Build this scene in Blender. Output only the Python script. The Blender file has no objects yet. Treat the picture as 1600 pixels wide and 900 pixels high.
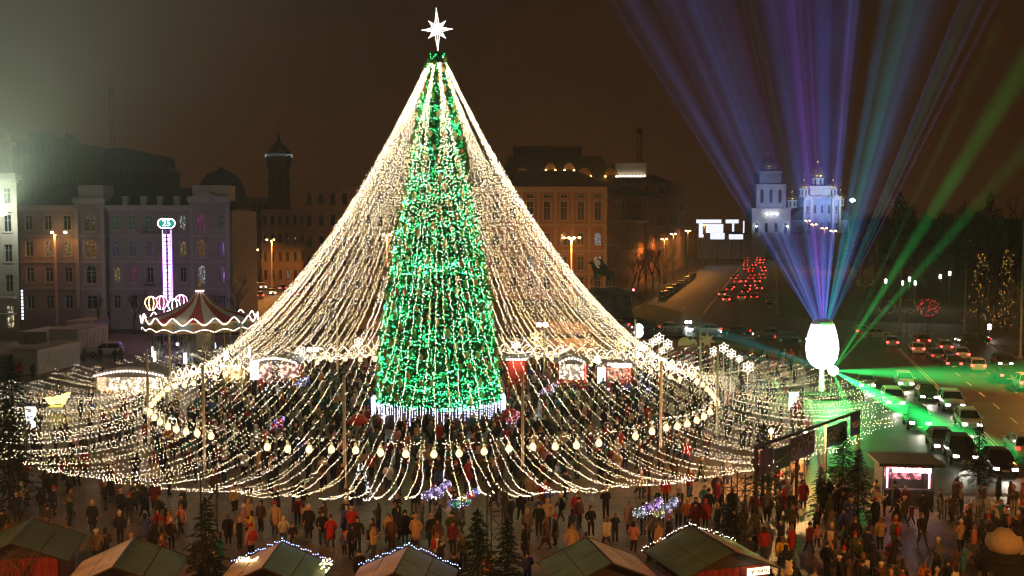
import bpy, bmesh, math, random
from mathutils import Vector, Matrix
random.seed(11)
R = math.radians
PI = math.pi
SC = bpy.context.scene
COL = SC.collection
# ---------------------------------------------------------------- camera
CAM_H, FPX = 17.0, 1600.0
PITCH = math.atan(100.0 / FPX)
cd = bpy.data.cameras.new('camera'); cam = bpy.data.objects.new('camera', cd); COL.objects.link(cam)
cam.location = (0, 0, CAM_H); cam.rotation_euler = (PI / 2 - PITCH, 0, 0)
cd.sensor_width = 36.0; cd.lens = 36.0 * FPX / 1600.0; cd.clip_end = 6000; cd.clip_start = .5
SC.camera = cam
# ---------------------------------------------------------------- night sky
W = bpy.data.worlds.new('World'); SC.world = W; W.use_nodes = True
nt = W.node_tree; nt.nodes.clear()
sky = nt.nodes.new('ShaderNodeTexSky'); sky.sky_type = 'NISHITA'; sky.sun_disc = False
sky.sun_elevation = R(-4); sky.sun_rotation = R(200)
bg1 = nt.nodes.new('ShaderNodeBackground'); bg1.inputs[1].default_value = .004
bg2 = nt.nodes.new('ShaderNodeBackground'); bg2.inputs[1].default_value = .8        # city glow on low cloud, warmest near the horizon
wt = nt.nodes.new('ShaderNodeTexCoord'); wsx = nt.nodes.new('ShaderNodeSeparateXYZ'); wr = nt.nodes.new('ShaderNodeValToRGB')
nt.links.new(wt.outputs['Generated'], wsx.inputs[0]); nt.links.new(wsx.outputs[2], wr.inputs[0]); wn = nt.nodes.new('ShaderNodeTexNoise'); wn.inputs['Scale'].default_value = 3.2; wn.inputs['Detail'].default_value = 5; wm = nt.nodes.new('ShaderNodeMath'); wm.operation = 'MULTIPLY_ADD'; wm.inputs[1].default_value = .9; wm.inputs[2].default_value = .32
nt.links.new(wt.outputs['Generated'], wn.inputs['Vector']); nt.links.new(wn.outputs['Fac'], wm.inputs[0]); nt.links.new(wm.outputs[0], bg2.inputs[1]); nt.links.new(wr.outputs[0], bg2.inputs[0])
wr.color_ramp.elements[0].position = .02; wr.color_ramp.elements[0].color = (.040, .0125, .0026, 1)
wr.color_ramp.elements[1].position = .26; wr.color_ramp.elements[1].color = (.0185, .0070, .0026, 1)
ad = nt.nodes.new('ShaderNodeAddShader'); wo = nt.nodes.new('ShaderNodeOutputWorld')
nt.links.new(sky.outputs[0], bg1.inputs[0]); nt.links.new(bg1.outputs[0], ad.inputs[0])
nt.links.new(bg2.outputs[0], ad.inputs[1]); nt.links.new(ad.outputs[0], wo.inputs[0])
SC.view_settings.view_transform = 'Standard'; SC.view_settings.look = 'None'
SC.view_settings.exposure = 0.35; SC.view_settings.gamma = 1.0
try: SC.view_settings.use_curve_mapping = False
except Exception: pass
cy = SC.cycles
cy.use_denoising = True; cy.max_bounces = 5; cy.diffuse_bounces = 2; cy.glossy_bounces = 2
cy.transmission_bounces = 2; cy.volume_bounces = 0; cy.transparent_max_bounces = 64
cy.sample_clamp_indirect = 2.0; cy.sample_clamp_direct = 0.0; cy.caustics_reflective = False; cy.caustics_refractive = False
cy.use_light_tree = True; cy.filter_width = 1.2
cy.use_adaptive_sampling = True; cy.adaptive_threshold = .03

# ---------------------------------------------------------------- pixel helpers (photograph is 1600 x 900)
_F = Vector((0, math.cos(PITCH), -math.sin(PITCH))); _U = Vector((0, math.sin(PITCH), math.cos(PITCH)))
def _dir(px, py): return Vector((px - 800, 0, 0)) + _F * FPX + _U * (450 - py)
def G(px, py, z=0.0):
    d = _dir(px, py); t = (z - CAM_H) / d.z
    return Vector((d.x * t, d.y * t, z))
def P(px, py, Y):
    d = _dir(px, py); t = Y / d.y
    return Vector((d.x * t, Y, CAM_H + d.z * t))

# ---------------------------------------------------------------- materials
_M = {}
def mat(name, col, rough=.65, var=.25, scale=3.0, metal=0.0, spec=.3, bump=0.0, coord='Object'):
    if name in _M: return _M[name]
    m = bpy.data.materials.new(name); m.use_nodes = True; n = m.node_tree; b = n.nodes['Principled BSDF']
    b.inputs['Roughness'].default_value = rough; b.inputs['Metallic'].default_value = metal
    b.inputs['Specular IOR Level'].default_value = spec
    tc = n.nodes.new('ShaderNodeTexCoord'); nz = n.nodes.new('ShaderNodeTexNoise')
    nz.inputs['Scale'].default_value = scale; nz.inputs['Detail'].default_value = 5
    n.links.new(tc.outputs[coord], nz.inputs['Vector'])
    cr = n.nodes.new('ShaderNodeValToRGB'); e = cr.color_ramp.elements
    e[0].position = .3; e[1].position = .7
    e[0].color = tuple(max(0, c * (1 - var)) for c in col[:3]) + (1,)
    e[1].color = tuple(min(1, c * (1 + var)) for c in col[:3]) + (1,)
    n.links.new(nz.outputs['Fac'], cr.inputs[0]); n.links.new(cr.outputs[0], b.inputs['Base Color'])
    if bump:
        bp = n.nodes.new('ShaderNodeBump'); bp.inputs['Strength'].default_value = bump; bp.inputs['Distance'].default_value = .05
        n.links.new(nz.outputs['Fac'], bp.inputs['Height']); n.links.new(bp.outputs[0], b.inputs['Normal'])
    _M[name] = m; return m
def glow(name, col, s, sample=True):
    if name in _M: return _M[name]
    m = bpy.data.materials.new(name); m.use_nodes = True; n = m.node_tree; n.nodes.clear()
    e = n.nodes.new('ShaderNodeEmission'); e.inputs[0].default_value = tuple(col[:3]) + (1,); e.inputs[1].default_value = s
    o = n.nodes.new('ShaderNodeOutputMaterial'); n.links.new(e.outputs[0], o.inputs[0])
    m.cycles.emission_sampling = 'FRONT' if sample else 'NONE'
    _M[name] = m; return m
def lit_pane(name, col, s, scale=2.0):
    """a window with a lit room behind: emission broken up by curtains and furniture"""
    if name in _M: return _M[name]
    m = bpy.data.materials.new(name); m.use_nodes = True; n = m.node_tree; b = n.nodes['Principled BSDF']
    b.inputs['Base Color'].default_value = (.03, .03, .03, 1); b.inputs['Roughness'].default_value = .1
    tc = n.nodes.new('ShaderNodeTexCoord'); vz = n.nodes.new('ShaderNodeTexNoise'); vz.inputs['Scale'].default_value = scale
    vz.inputs['Detail'].default_value = 3
    cr = n.nodes.new('ShaderNodeValToRGB'); e = cr.color_ramp.elements
    e[0].position = .46; e[1].position = .68; e[0].color = tuple(c * .06 for c in col) + (1,); e[1].color = tuple(col) + (1,)
    n.links.new(tc.outputs['Object'], vz.inputs['Vector']); n.links.new(vz.outputs['Fac'], cr.inputs[0])
    n.links.new(cr.outputs[0], b.inputs['Emission Color']); b.inputs['Emission Strength'].default_value = s
    m.cycles.emission_sampling = 'NONE'
    _M[name] = m; return m

# ---------------------------------------------------------------- mesh builder
class MB:
    def __init__(s): s.v = []; s.f = []; s.m = []
    def add(s, vs, fs, mi=0):
        o = len(s.v); s.v += [tuple(p) for p in vs]
        for f in fs: s.f.append(tuple(i + o for i in f)); s.m.append(mi)
        return s
    def box(s, c, d, rz=0, mi=0, M=None):
        x, y, z = (k / 2 for k in d); pts = [Vector((a * x, b * y, e * z)) for e in (-1, 1) for a, b in ((-1, -1), (1, -1), (1, 1), (-1, 1))]
        m = M if M is not None else Matrix.Rotation(rz, 3, 'Z')
        c = Vector(c)
        return s.add([m @ p + c for p in pts], [(3, 2, 1, 0), (4, 5, 6, 7), (0, 1, 5, 4), (1, 2, 6, 5), (2, 3, 7, 6), (3, 0, 4, 7)], mi)
    def tube(s, pts, r, n=6, mi=0, closed=False):
        pts = [Vector(p) for p in pts]; k = len(pts)
        rr = r if isinstance(r, (list, tuple)) else [r] * k
        vs = []; ref = Vector((0, 0, 1))
        for i, p in enumerate(pts):
            if closed: t = pts[(i + 1) % k] - pts[i - 1]
            else: t = pts[min(i + 1, k - 1)] - pts[max(i - 1, 0)]
            t = t.normalized() if t.length > 1e-9 else Vector((0, 0, 1))
            a = t.cross(ref)
            if a.length < .1: a = t.cross(Vector((1, 0, 0)))
            a.normalize(); b = t.cross(a)
            for j in range(n):
                q = 2 * PI * j / n; vs.append(p + (a * math.cos(q) + b * math.sin(q)) * rr[i])
        fs = []
        for i in range(k if closed else k - 1):
            i2 = (i + 1) % k
            for j in range(n):
                j2 = (j + 1) % n; fs.append((i * n + j, i * n + j2, i2 * n + j2, i2 * n + j))
        if not closed: fs.append(tuple(range(n - 1, -1, -1))); fs.append(tuple((k - 1) * n + j for j in range(n)))
        return s.add(vs, fs, mi)
    def lathe(s, prof, n=16, c=(0, 0, 0), mi=0, sx=1, sy=1):
        c = Vector(c); vs = []; fs = []
        for r, z in prof:
            for j in range(n):
                q = 2 * PI * j / n; vs.append(c + Vector((r * math.cos(q) * sx, r * math.sin(q) * sy, z)))
        for i in range(len(prof) - 1):
            for j in range(n):
                j2 = (j + 1) % n; fs.append((i * n + j, i * n + j2, (i + 1) * n + j2, (i + 1) * n + j))
        fs.append(tuple(range(n - 1, -1, -1))); fs.append(tuple((len(prof) - 1) * n + j for j in range(n)))
        return s.add(vs, fs, mi)
    def prism(s, poly, d, O=(0, 0, 0), U=(1, 0, 0), V=(0, 0, 1), mi=0):
        """polygon in the U,V plane extruded by d along U x V"""
        U = Vector(U); V = Vector(V); N = U.cross(V); O = Vector(O); k = len(poly)
        a = [O + U * p[0] + V * p[1] for p in poly]; b = [p + N * d for p in a]
        fs = [tuple(range(k - 1, -1, -1)), tuple(range(k, 2 * k))] + [(i, (i + 1) % k, k + (i + 1) % k, k + i) for i in range(k)]
        return s.add(a + b, fs, mi)
    def octa(s, c, r, mi=0):
        x, y, z = c
        return s.add([(x + r, y, z), (x - r, y, z), (x, y + r, z), (x, y - r, z), (x, y, z + r), (x, y, z - r)],
                     [(0, 2, 4), (2, 1, 4), (1, 3, 4), (3, 0, 4), (2, 0, 5), (1, 2, 5), (3, 1, 5), (0, 3, 5)], mi)
    def mesh(s, name, mats, smooth=False):
        me = bpy.data.meshes.new(name); me.from_pydata(s.v, [], s.f)
        for m in (mats if isinstance(mats, (list, tuple)) else [mats]): me.materials.append(m)
        me.polygons.foreach_set('material_index', s.m)
        if smooth: me.polygons.foreach_set('use_smooth', [True] * len(s.f))
        me.update(); return me
    def build(s, name, mats, parent=None, smooth=False, loc=None, rz=0):
        return link(name, s.mesh(name, mats, smooth), parent, loc, rz)
def link(name, me, parent=None, loc=None, rz=0, sc=None):
    o = bpy.data.objects.new(name, me); COL.objects.link(o)
    if parent is not None: o.parent = parent
    if loc is not None: o.location = loc
    if rz: o.rotation_euler.z = rz
    if sc is not None: o.scale = (sc, sc, sc) if isinstance(sc, (int, float)) else sc
    return o
def tag(o, label=None, cat=None, group=None, kind=None):
    if label: o['label'] = label
    if cat: o['category'] = cat
    if group: o['group'] = group
    if kind: o['kind'] = kind
    return o
def thing(name, label, cat, loc=(0, 0, 0), rz=0, group=None):
    o = bpy.data.objects.new(name, None); COL.objects.link(o); o.empty_display_size = .2
    o.location = loc; o.rotation_euler.z = rz
    return tag(o, label, cat, group)
_KIDS = {}
def copy_tree(o, parent=None, loc=None, rz=None, label=None, group=None):
    c = o.copy(); COL.objects.link(c); c.parent = parent
    if loc is not None: c.location = loc
    if rz is not None: c.rotation_euler.z = rz
    if label: c['label'] = label
    if group: c['group'] = group
    for ch in o.children:
        copy_tree(ch, c)
    return c
def lamp(name, kind, loc, power, col, parent=None, size=.25, aim=None, spot=60, blend=.5):
    l = bpy.data.lights.new(name, kind); l.energy = power; l.color = col[:3]; l.shadow_soft_size = size
    if kind == 'SPOT': l.spot_size = R(spot); l.spot_blend = blend
    o = bpy.data.objects.new(name, l); COL.objects.link(o); o.location = loc
    if parent is not None: o.parent = parent
    if aim is not None:
        base = parent.location if parent is not None else Vector((0, 0, 0))
        o.rotation_euler = (Vector(aim) - (Vector(loc) + base)).to_track_quat('-Z', 'Y').to_euler()
    return o
SODIUM = (1, .35, .065); WARM = (1, .72, .38); COOL = (.8, .9, 1)
# ================================================================ ground
def sheet(name, pts, z, m):
    mb = MB(); mb.add([(p[0], p[1], z) for p in pts], [tuple(range(len(pts)))])
    return tag(mb.build(name, m), kind='structure')
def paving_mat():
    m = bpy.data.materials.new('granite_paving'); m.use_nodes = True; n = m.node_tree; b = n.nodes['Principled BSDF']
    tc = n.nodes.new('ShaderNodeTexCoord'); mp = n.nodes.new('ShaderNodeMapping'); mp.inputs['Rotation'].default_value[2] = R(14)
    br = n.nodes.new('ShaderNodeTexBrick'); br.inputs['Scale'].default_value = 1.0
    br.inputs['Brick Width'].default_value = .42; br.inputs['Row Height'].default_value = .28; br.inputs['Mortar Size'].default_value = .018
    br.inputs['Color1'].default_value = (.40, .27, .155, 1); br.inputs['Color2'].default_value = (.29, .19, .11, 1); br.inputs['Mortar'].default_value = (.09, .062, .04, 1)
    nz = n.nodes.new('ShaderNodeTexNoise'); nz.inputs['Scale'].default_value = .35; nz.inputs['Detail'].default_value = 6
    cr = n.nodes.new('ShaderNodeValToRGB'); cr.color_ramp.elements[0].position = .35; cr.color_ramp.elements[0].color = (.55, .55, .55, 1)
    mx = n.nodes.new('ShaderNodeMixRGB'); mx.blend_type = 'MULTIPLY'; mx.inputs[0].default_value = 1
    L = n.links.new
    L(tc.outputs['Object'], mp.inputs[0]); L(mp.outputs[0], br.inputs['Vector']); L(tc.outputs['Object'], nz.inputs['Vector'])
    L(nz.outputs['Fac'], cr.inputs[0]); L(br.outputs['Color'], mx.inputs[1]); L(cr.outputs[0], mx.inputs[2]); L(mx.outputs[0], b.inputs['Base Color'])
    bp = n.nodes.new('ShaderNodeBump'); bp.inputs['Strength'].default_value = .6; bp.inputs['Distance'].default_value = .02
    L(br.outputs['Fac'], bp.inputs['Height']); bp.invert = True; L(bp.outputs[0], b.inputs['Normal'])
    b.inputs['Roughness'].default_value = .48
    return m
ASPH = mat('asphalt', (.05, .047, .045), .55, .35, .6, bump=.15)
sheet('ground', [(-1500, -60), (1500, -60), (1500, 2500), (-1500, 2500)], 0, mat('far_ground', (.045, .04, .035), .9, .4, .05))
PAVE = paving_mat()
# street direction and its perpendicular
SD = Vector((.2475, .9689, 0)); SN = Vector((.9689, -.2475, 0))
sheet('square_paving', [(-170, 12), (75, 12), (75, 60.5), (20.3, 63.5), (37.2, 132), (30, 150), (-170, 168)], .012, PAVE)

# ================================================================ the great tree
TX, TY = -6.35, 88.0
TC = Vector((TX, TY, 0))
PROF = [(1.7, 5.3), (2.2, 5.2), (6, 4.85), (9.9, 4.4), (12.9, 3.9), (16.4, 3.35), (21.1, 2.25), (24.7, 1.75), (30.2, .78), (31.6, .3)]
def prad(z):
    if z <= PROF[0][0]: return PROF[0][1]
    for (a, r), (b, q) in zip(PROF, PROF[1:]):
        if z <= b: return r + (q - r) * (z - a) / (b - a)
    return .3
tree = thing('christmas_tree', 'giant cone-shaped green Christmas tree covered in green lights', 'tree', TC)
NEEDLE = mat('fir_needles', (.018, .20, .05), .6, .45, 9)
mb = MB(); mb.lathe([(.35, 0), (.35, 30), (.08, 31.4)], 10); mb.build('trunk', mat('steel_mast', (.05, .05, .045), .6), tree)
mb = MB(); mb.lathe([(0.2, 1.65)] + [(r * .9, z) for z, r in PROF], 40); mb.build('inner_cone', mat('fir_net', (.012, .05, .02), .9, .4, 6), tree)
rnd = random.Random(3)
def zpick(r_):
    while True:
        z = r_.uniform(1.7, 31.5)
        if r_.random() < prad(z) / 5.5: return z
mb = MB()
for i in range(20000):
    z = zpick(rnd); a = rnd.uniform(0, 2 * PI)
    bumpy = .17 * math.sin(7 * a + z * 1.3) + .15 * math.sin(13 * a - z * 2.1) + .1 * math.sin(5 * z)
    r = prad(z) * (.90 + .06 * rnd.random()) + bumpy * min(1, prad(z))
    o = Vector((math.cos(a), math.sin(a), 0)); t = Vector((-o.y, o.x, 0))
    L = rnd.uniform(.25, .8) * min(1, .4 + prad(z) * .3); w = rnd.uniform(.05, .11)
    d = (o * rnd.uniform(.4, 1) + t * rnd.uniform(-.7, .7) + Vector((0, 0, rnd.uniform(-.7, .35)))).normalized()
    s_ = d.cross(Vector((rnd.uniform(-1, 1), rnd.uniform(-1, 1), rnd.uniform(-1, 1)))).normalized() * w
    p = o * r + Vector((0, 0, z))
    mb.add([p - s_, p + d * L * .6 - s_ * .9, p + d * L, p + d * L * .6 + s_ * .9, p + s_], [(0, 1, 2, 3, 4)])
mb.build('crown', NEEDLE, tree)
LEDG = glow('green_led', (.03, 1, .25), 20); LEDW = glow('mint_led', (.36, 1, .62), 20)
BULB_S = 13.0
WARMB = glow('warm_bulb', (1, .82, .55), BULB_S); YELB = glow('yellow_bulb', (1, .75, .36), BULB_S * .9); PINKB = glow('pinkish_bulb', (1, .74, .58), BULB_S * .9)
mb = MB()
for k in range(230):                                    # strings of LEDs looping over the branches in patches
    z = zpick(rnd); a = rnd.uniform(0, 2 * PI); dz = rnd.uniform(-.03, .03); da = rnd.choice((-1, 1)) * rnd.uniform(.05, .1)
    for j in range(rnd.randint(14, 34)):
        r = prad(z) + .14 + rnd.uniform(-.12, .12)
        mb.octa((r * math.cos(a), r * math.sin(a), z), rnd.uniform(.016, .029), 0 if rnd.random() < .75 else 1)
        a += da / max(.6, r * .55) * rnd.uniform(.6, 1.6) * 1.4; z = min(31.4, max(1.75, z + dz + rnd.uniform(-.2, .2)))
for k in range(6500):
    z = zpick(rnd); a = rnd.uniform(0, 2 * PI); r = prad(z) + .1 + rnd.uniform(-.15, .15)
    mb.octa((r * math.cos(a), r * math.sin(a), z), rnd.uniform(.013, .026), 0 if rnd.random() < .85 else 1)
tag(mb.build('tree_lights', [LEDG, LEDW], tree), kind='stuff')
# ornaments: lantern-like drops
mb = MB(); mb.lathe([(.02, .42), (.07, .38), (.08, .34), (.13, .28), (.21, .08), (.21, -.06), (.13, -.24), (.04, -.34), (.01, -.38)], 8)
om = [mat('ornament_gold', (.62, .36, .10), .35, .2, 6, .5), mat('ornament_amber', (.45, .16, .04), .35, .2, 6, .4), mat('ornament_green', (.14, .5, .10), .35, .2, 6, .2), mat('ornament_straw', (.55, .48, .2), .4, .2, 6, .3)]
ome = [mb.mesh('ornament', m, True) for m in om]
placed = []
for k in range(900):
    if len(placed) >= 230: break
    z = zpick(rnd)
    if z < 2.4: continue
    a = rnd.uniform(PI * .95, PI * 2.05); r = prad(z) + .22
    p = Vector((r * math.cos(a), r * math.sin(a), z))
    if any((p - q).length < .75 for q in placed): continue
    placed.append(p); link('ornament', rnd.choices(ome, (4, 2, 3, 3))[0], tree, p, sc=rnd.uniform(.7, 1.1))
# skirt of icicle lights and boarded base
mb = MB()
for k in range(150):
    a = 2 * PI * k / 150 + rnd.uniform(-.01, .01); r = 5.75 + rnd.uniform(-.05, .05); n = rnd.randint(4, 13)
    for j in range(n):
        mb.octa((r * math.cos(a), r * math.sin(a), 2.05 - j * .13 + rnd.uniform(-.04, .04)), rnd.uniform(.02, .036), 0 if rnd.random() < .6 else 1)
tag(mb.build('icicle_lights', [glow('icicle_blue', (.50, .55, 1), 9), glow('icicle_white', (.85, .88, 1), 11)], tree), kind='stuff')
BOARD = mat('dark_boards', (.085, .055, .035), .7, .35, 4)
mb = MB(); mb.box((0, 0, .86), (.82, .07, 1.72)); bme = mb.mesh('board', BOARD)
for k in range(42):
    a = 2 * PI * k / 42; link('board', bme, tree, (5.5 * math.cos(a), 5.5 * math.sin(a), 0), a + PI / 2)
mb = MB(); mb.lathe([(5.42, 0), (5.42, 1.6), (5.6, 1.62), (5.6, 1.72), (.3, 1.74)], 42); mb.build('base', mat('base_deck', (.06, .045, .03), .8), tree)
# the star on top
star = thing('tree_star', 'white glowing eight-pointed star on the tip of the tree', 'star', (TX, TY, 31.5))
STARG = glow('star_tube', (1, .90, .86), 2.6)
sc_ = Vector((0, 0, 1.95))
for k in range(8):
    a = PI / 2 + k * PI / 4 + (R(2) if k % 2 == 0 else 0)
    L = {0: 1.8, 2: 1.3, 4: 1.95, 6: 1.3}.get(k, 1.02)
    d = Vector((math.cos(a), 0, math.sin(a))); s_ = Vector((-d.z, 0, d.x))
    mb = MB()
    mb.tube([sc_ + d * .3 + s_ * .2, sc_ + d * L, sc_ + d * .3 - s_ * .2], .036, 6)
    mb.tube([sc_ + d * .3 + Vector((0, .15, 0)), sc_ + d * L, sc_ + d * .3 - Vector((0, .15, 0))], .03, 5)
    mb.build('star_point', STARG, star)
mb = MB(); mb.lathe([(.02, -.34), (.24, -.25), (.35, 0), (.24, .25), (.02, .34)], 14, sc_); mb.build('star_core', glow('star_core', (1, .95, .92), 5), star, True)
mb = MB(); mb.tube([(0, 0, -.3), (0, 0, .2)], .06, 6); mb.build('mast', mat('steel_mast', (.05, .05, .045)), star)

# ================================================================ the tent of light strings
RR, OR_ = 23.8, 37.2
def gz(r, sag=5.0, h=3.25, os_=1.1):
    if r <= RR:
        t = (r - .8) / (RR - .8); return 30.5 + (h - 30.5) * t - 4 * sag * t * (1 - t)
    t = (r - RR) / (OR_ - RR); return h + (3.3 - h) * t - 4 * os_ * t * (1 - t)
NB, PER = 12, 13
WIRE = mat('string_wire', (.02, .02, .018), .6)
gr = random.Random(5)
for j in range(PER):
    off = ((j + .5) / PER - .5) * 2 * PI / NB
    sag = 5.0 + gr.uniform(-.3, .3); osag = gr.uniform(.85, 1.4); rend = OR_ + gr.uniform(-1.8, .7); wob = gr.uniform(0, 6); mb = MB(); wp = []
    r = .8; bulb = gr.choices((0, 1, 2), (6, 3, 2))[0]
    while r < rend:
        z = gz(r, sag, 3.25, osag); dz = (gz(r + .02, sag, 3.25, osag) - z) / .02
        sp = min(1, (r - .8) / 6.5); sp = sp * sp * (3 - 2 * sp)
        a = off * (.16 + .84 * sp) + .0035 * math.sin(r * .55 + wob) * min(1, r / 8)
        wp.append((r * math.cos(a), r * math.sin(a), z + .015))
        jr = .04 + .09 * max(0, 1 - r / 22)
        mb.octa((r * math.cos(a) + gr.uniform(-jr, jr), r * math.sin(a) + gr.uniform(-jr, jr), z + gr.uniform(-jr, jr)),
                (gr.uniform(.017, .028) if r < 21 else gr.uniform(.014, .024)), bulb if gr.random() < .85 else gr.choice((0, 1, 2)))
        r += (.185 + .09 * (r > 21)) / math.sqrt(1 + dz * dz) * gr.uniform(.6, 1.5) + (gr.uniform(.2, .6) if gr.random() < .02 else 0)
    # the loose end loops back a little
    for q in range(3):
        rr = rend - q * .22; mb.octa((rr * math.cos(a + .006), rr * math.sin(a + .006), gz(rr, sag, 3.25, osag) - .08 + .03 * q), .022, bulb)
    bm_ = mb.mesh('bulbs', [WARMB, YELB, PINKB])
    wb = MB(); wb.tube(wp[::4] + [wp[-1]], .008, 3); wm_ = wb.mesh('light_string', WIRE)
    for b in range(NB):
        o = link('light_string', wm_, None, TC, 2 * PI * (b + .5) / NB + gr.uniform(-.006, .006))
        tag(o, 'string of warm white bulbs running from tree top over the pole ring', 'light string', 'strings of lights making the tent')
        tag(link('bulbs', bm_, o), kind='stuff')
# more strings hang from the ring cable outwards only, one between each pair
for j in range(PER):
    off = ((j + 1.0) / PER - .5) * 2 * PI / NB; osag = gr.uniform(.8, 1.5); rend = OR_ + gr.uniform(-2.2, .5); wob = gr.uniform(0, 6); mb = MB(); wp = []; r = RR; bulb = gr.choices((0, 1, 2), (6, 3, 2))[0]
    while r < rend:
        z = gz(r, 5.0, 3.25, osag); a = off + .0035 * math.sin(r * .55 + wob); wp.append((r * math.cos(a), r * math.sin(a), z + .015))
        mb.octa((r * math.cos(a) + gr.uniform(-.04, .04), r * math.sin(a) + gr.uniform(-.04, .04), z + gr.uniform(-.04, .04)), gr.uniform(.014, .024), bulb if gr.random() < .85 else gr.choice((0, 1, 2)))
        r += .26 * gr.uniform(.6, 1.5)
    bm_ = mb.mesh('bulbs', [WARMB, YELB, PINKB]); wb = MB(); wb.tube(wp[::4] + [wp[-1]], .008, 3); wm_ = wb.mesh('light_string', WIRE)
    for b in range(NB):
        o = tag(link('light_string', wm_, None, TC, 2 * PI * (b + .5) / NB + gr.uniform(-.006, .006)), 'short string of warm white bulbs from the ring cable out to the skirt edge', 'light string', 'short strings of the outer skirt')
        tag(link('bulbs', bm_, o), kind='stuff')
# poles of the ring
POLE_A = [R(-90 - 10.5 + 27.69 * k) for k in range(13)]
POLEM = mat('pole_paint', (.72, .58, .42), .5, .12, 3)
pm = MB(); pm.lathe([(.2, 0), (.2, .05), (.11, .12), (.095, 7.3), (.12, 7.34), (.02, 7.45)], 10)
pme = pm.mesh('pole', POLEM, True)
bb = MB(); bb.box((0, 0, .06), (.7, .7, .12)); bbm = bb.mesh('base', mat('pole_base', (.1, .09, .08), .7))
hk = MB(); hk.tube([(-.25, 0, 3.3), (.25, 0, 3.3)], .03, 5); hkm = hk.mesh('bracket', mat('steel_mast', (.05, .05, .045))); hk = MB(); hk.tube([(0, -.2, 7.2), (0, .2, 7.2)], .025, 5); hkm2 = hk.mesh('bracket', mat('steel_mast', (.05, .05, .045)))
POLE_L = ['slim pale pole in front of the tree, just left of its base', 'slim pale pole in front of the tree, just right of its base',
    'slim pale pole of the bulb ring in front of the right stalls', 'slim pale pole at the right front of the bulb ring', 'slim pale pole at the rightmost bend of the bulb ring',
    'slim pale pole at the right back of the bulb ring', 'slim pale pole behind the tree, right of the lit stalls', 'slim pale pole hidden behind the tree trunk line',
    'slim pale pole behind the tree on its left', 'slim pale pole behind the strings at the back left stalls', 'slim pale pole at the leftmost bend of the bulb ring',
    'slim pale pole at the left of the bulb ring by the carousel', 'slim pale pole at the left front of the bulb ring']
for k, a in enumerate(POLE_A):
    p = TC + Vector((RR * math.cos(a), RR * math.sin(a), 0)); fx = 800 + 1600 * p.x / p.y
    o = thing('light_pole', POLE_L[k], 'pole', p, a, 'poles of the ring')
    link('pole', pme, o); link('base', bbm, o); link('bracket', hkm, o); link('bracket', hkm2, o)
# ring wire with bulb lanterns between the poles
lb = MB(); lb.lathe([(.01, -.72), (.12, -.69), (.20, -.60), (.225, -.48), (.19, -.36), (.11, -.26), (.09, -.2)], 12)
lgm = lb.mesh('globe', glow('lantern_glass', (1, .74, .34), 1.8), True)
lb = MB(); lb.lathe([(.1, -.2), (.1, -.04), (.05, 0), (.012, .02), (.012, .22)], 10); lcm = lb.mesh('socket', glow('lantern_socket', (1, .7, .3), .5))
CABLE_L = ['right in front of the tree', 'front, right of the tree', 'front right of the ring', 'right of the ring, nearer half', 'right of the ring, farther half', 'back right by the star lights', 'back, behind the arched stall', 'back, right behind the tree', 'back, left behind the tree', 'back left by the long stall', 'left of the ring, farther half', 'left of the ring, nearer half', 'front left of the ring']
for k in range(13):
    a0, a1 = POLE_A[k], POLE_A[k] + R(27.69); mb = MB(); wp = []
    n = 64
    for j in range(n + 1):
        t = j / n; a = a0 + (a1 - a0) * t; rr = RR - .35 * 4 * t * (1 - t) * .6; z = 3.35 - .32 * 4 * t * (1 - t)
        p = Vector((rr * math.cos(a), rr * math.sin(a), z)); wp.append(p)
        for q in range(gr.choice((0, 1, 1, 2)) if (j // 5) % 2 else gr.choice((0, 0, 1))): mb.octa(p + Vector((gr.uniform(-.1, .1), gr.uniform(-.1, .1), gr.uniform(-.1, .08))), gr.uniform(.014, .024))
        if math.sin((a0 + a1) / 2) > .2:                 # scalloped rope at the far side
            for s_ in range(3):
                t2 = (j + s_ / 3) / n; aa = a0 + (a1 - a0) * t2; u = (t2 * 9) % 1
                for zz in (3.4 - .75 * 4 * u * (1 - u), 3.35 + .6 * math.sin(PI * u)):
                    mb.octa((RR * math.cos(aa), RR * math.sin(aa), zz + gr.uniform(-.03, .03)), .023)
    wb = MB(); wb.tube(wp[::4], .014, 4)
    o = tag(wb.build('ring_cable', WIRE, None, loc=TC), 'cable of clustered bulbs between two ring poles, ' + CABLE_L[k], 'cable', 'cables of the bulb ring')
    tag(mb.build('bulbs', [WARMB], o), kind='stuff')
    for j in range(7):
        if gr.random() < .08: continue
        p = wp[int((j + .5) / 7 * n)]
        L = thing('bulb_lantern', 'big bulb-shaped glowing lantern hanging from the ring cable', 'lantern', TC + p + Vector((0, 0, -.2)), 0, 'bulb lanterns on the ring')
        link('globe', lgm, L); link('socket', lcm, L)
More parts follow.
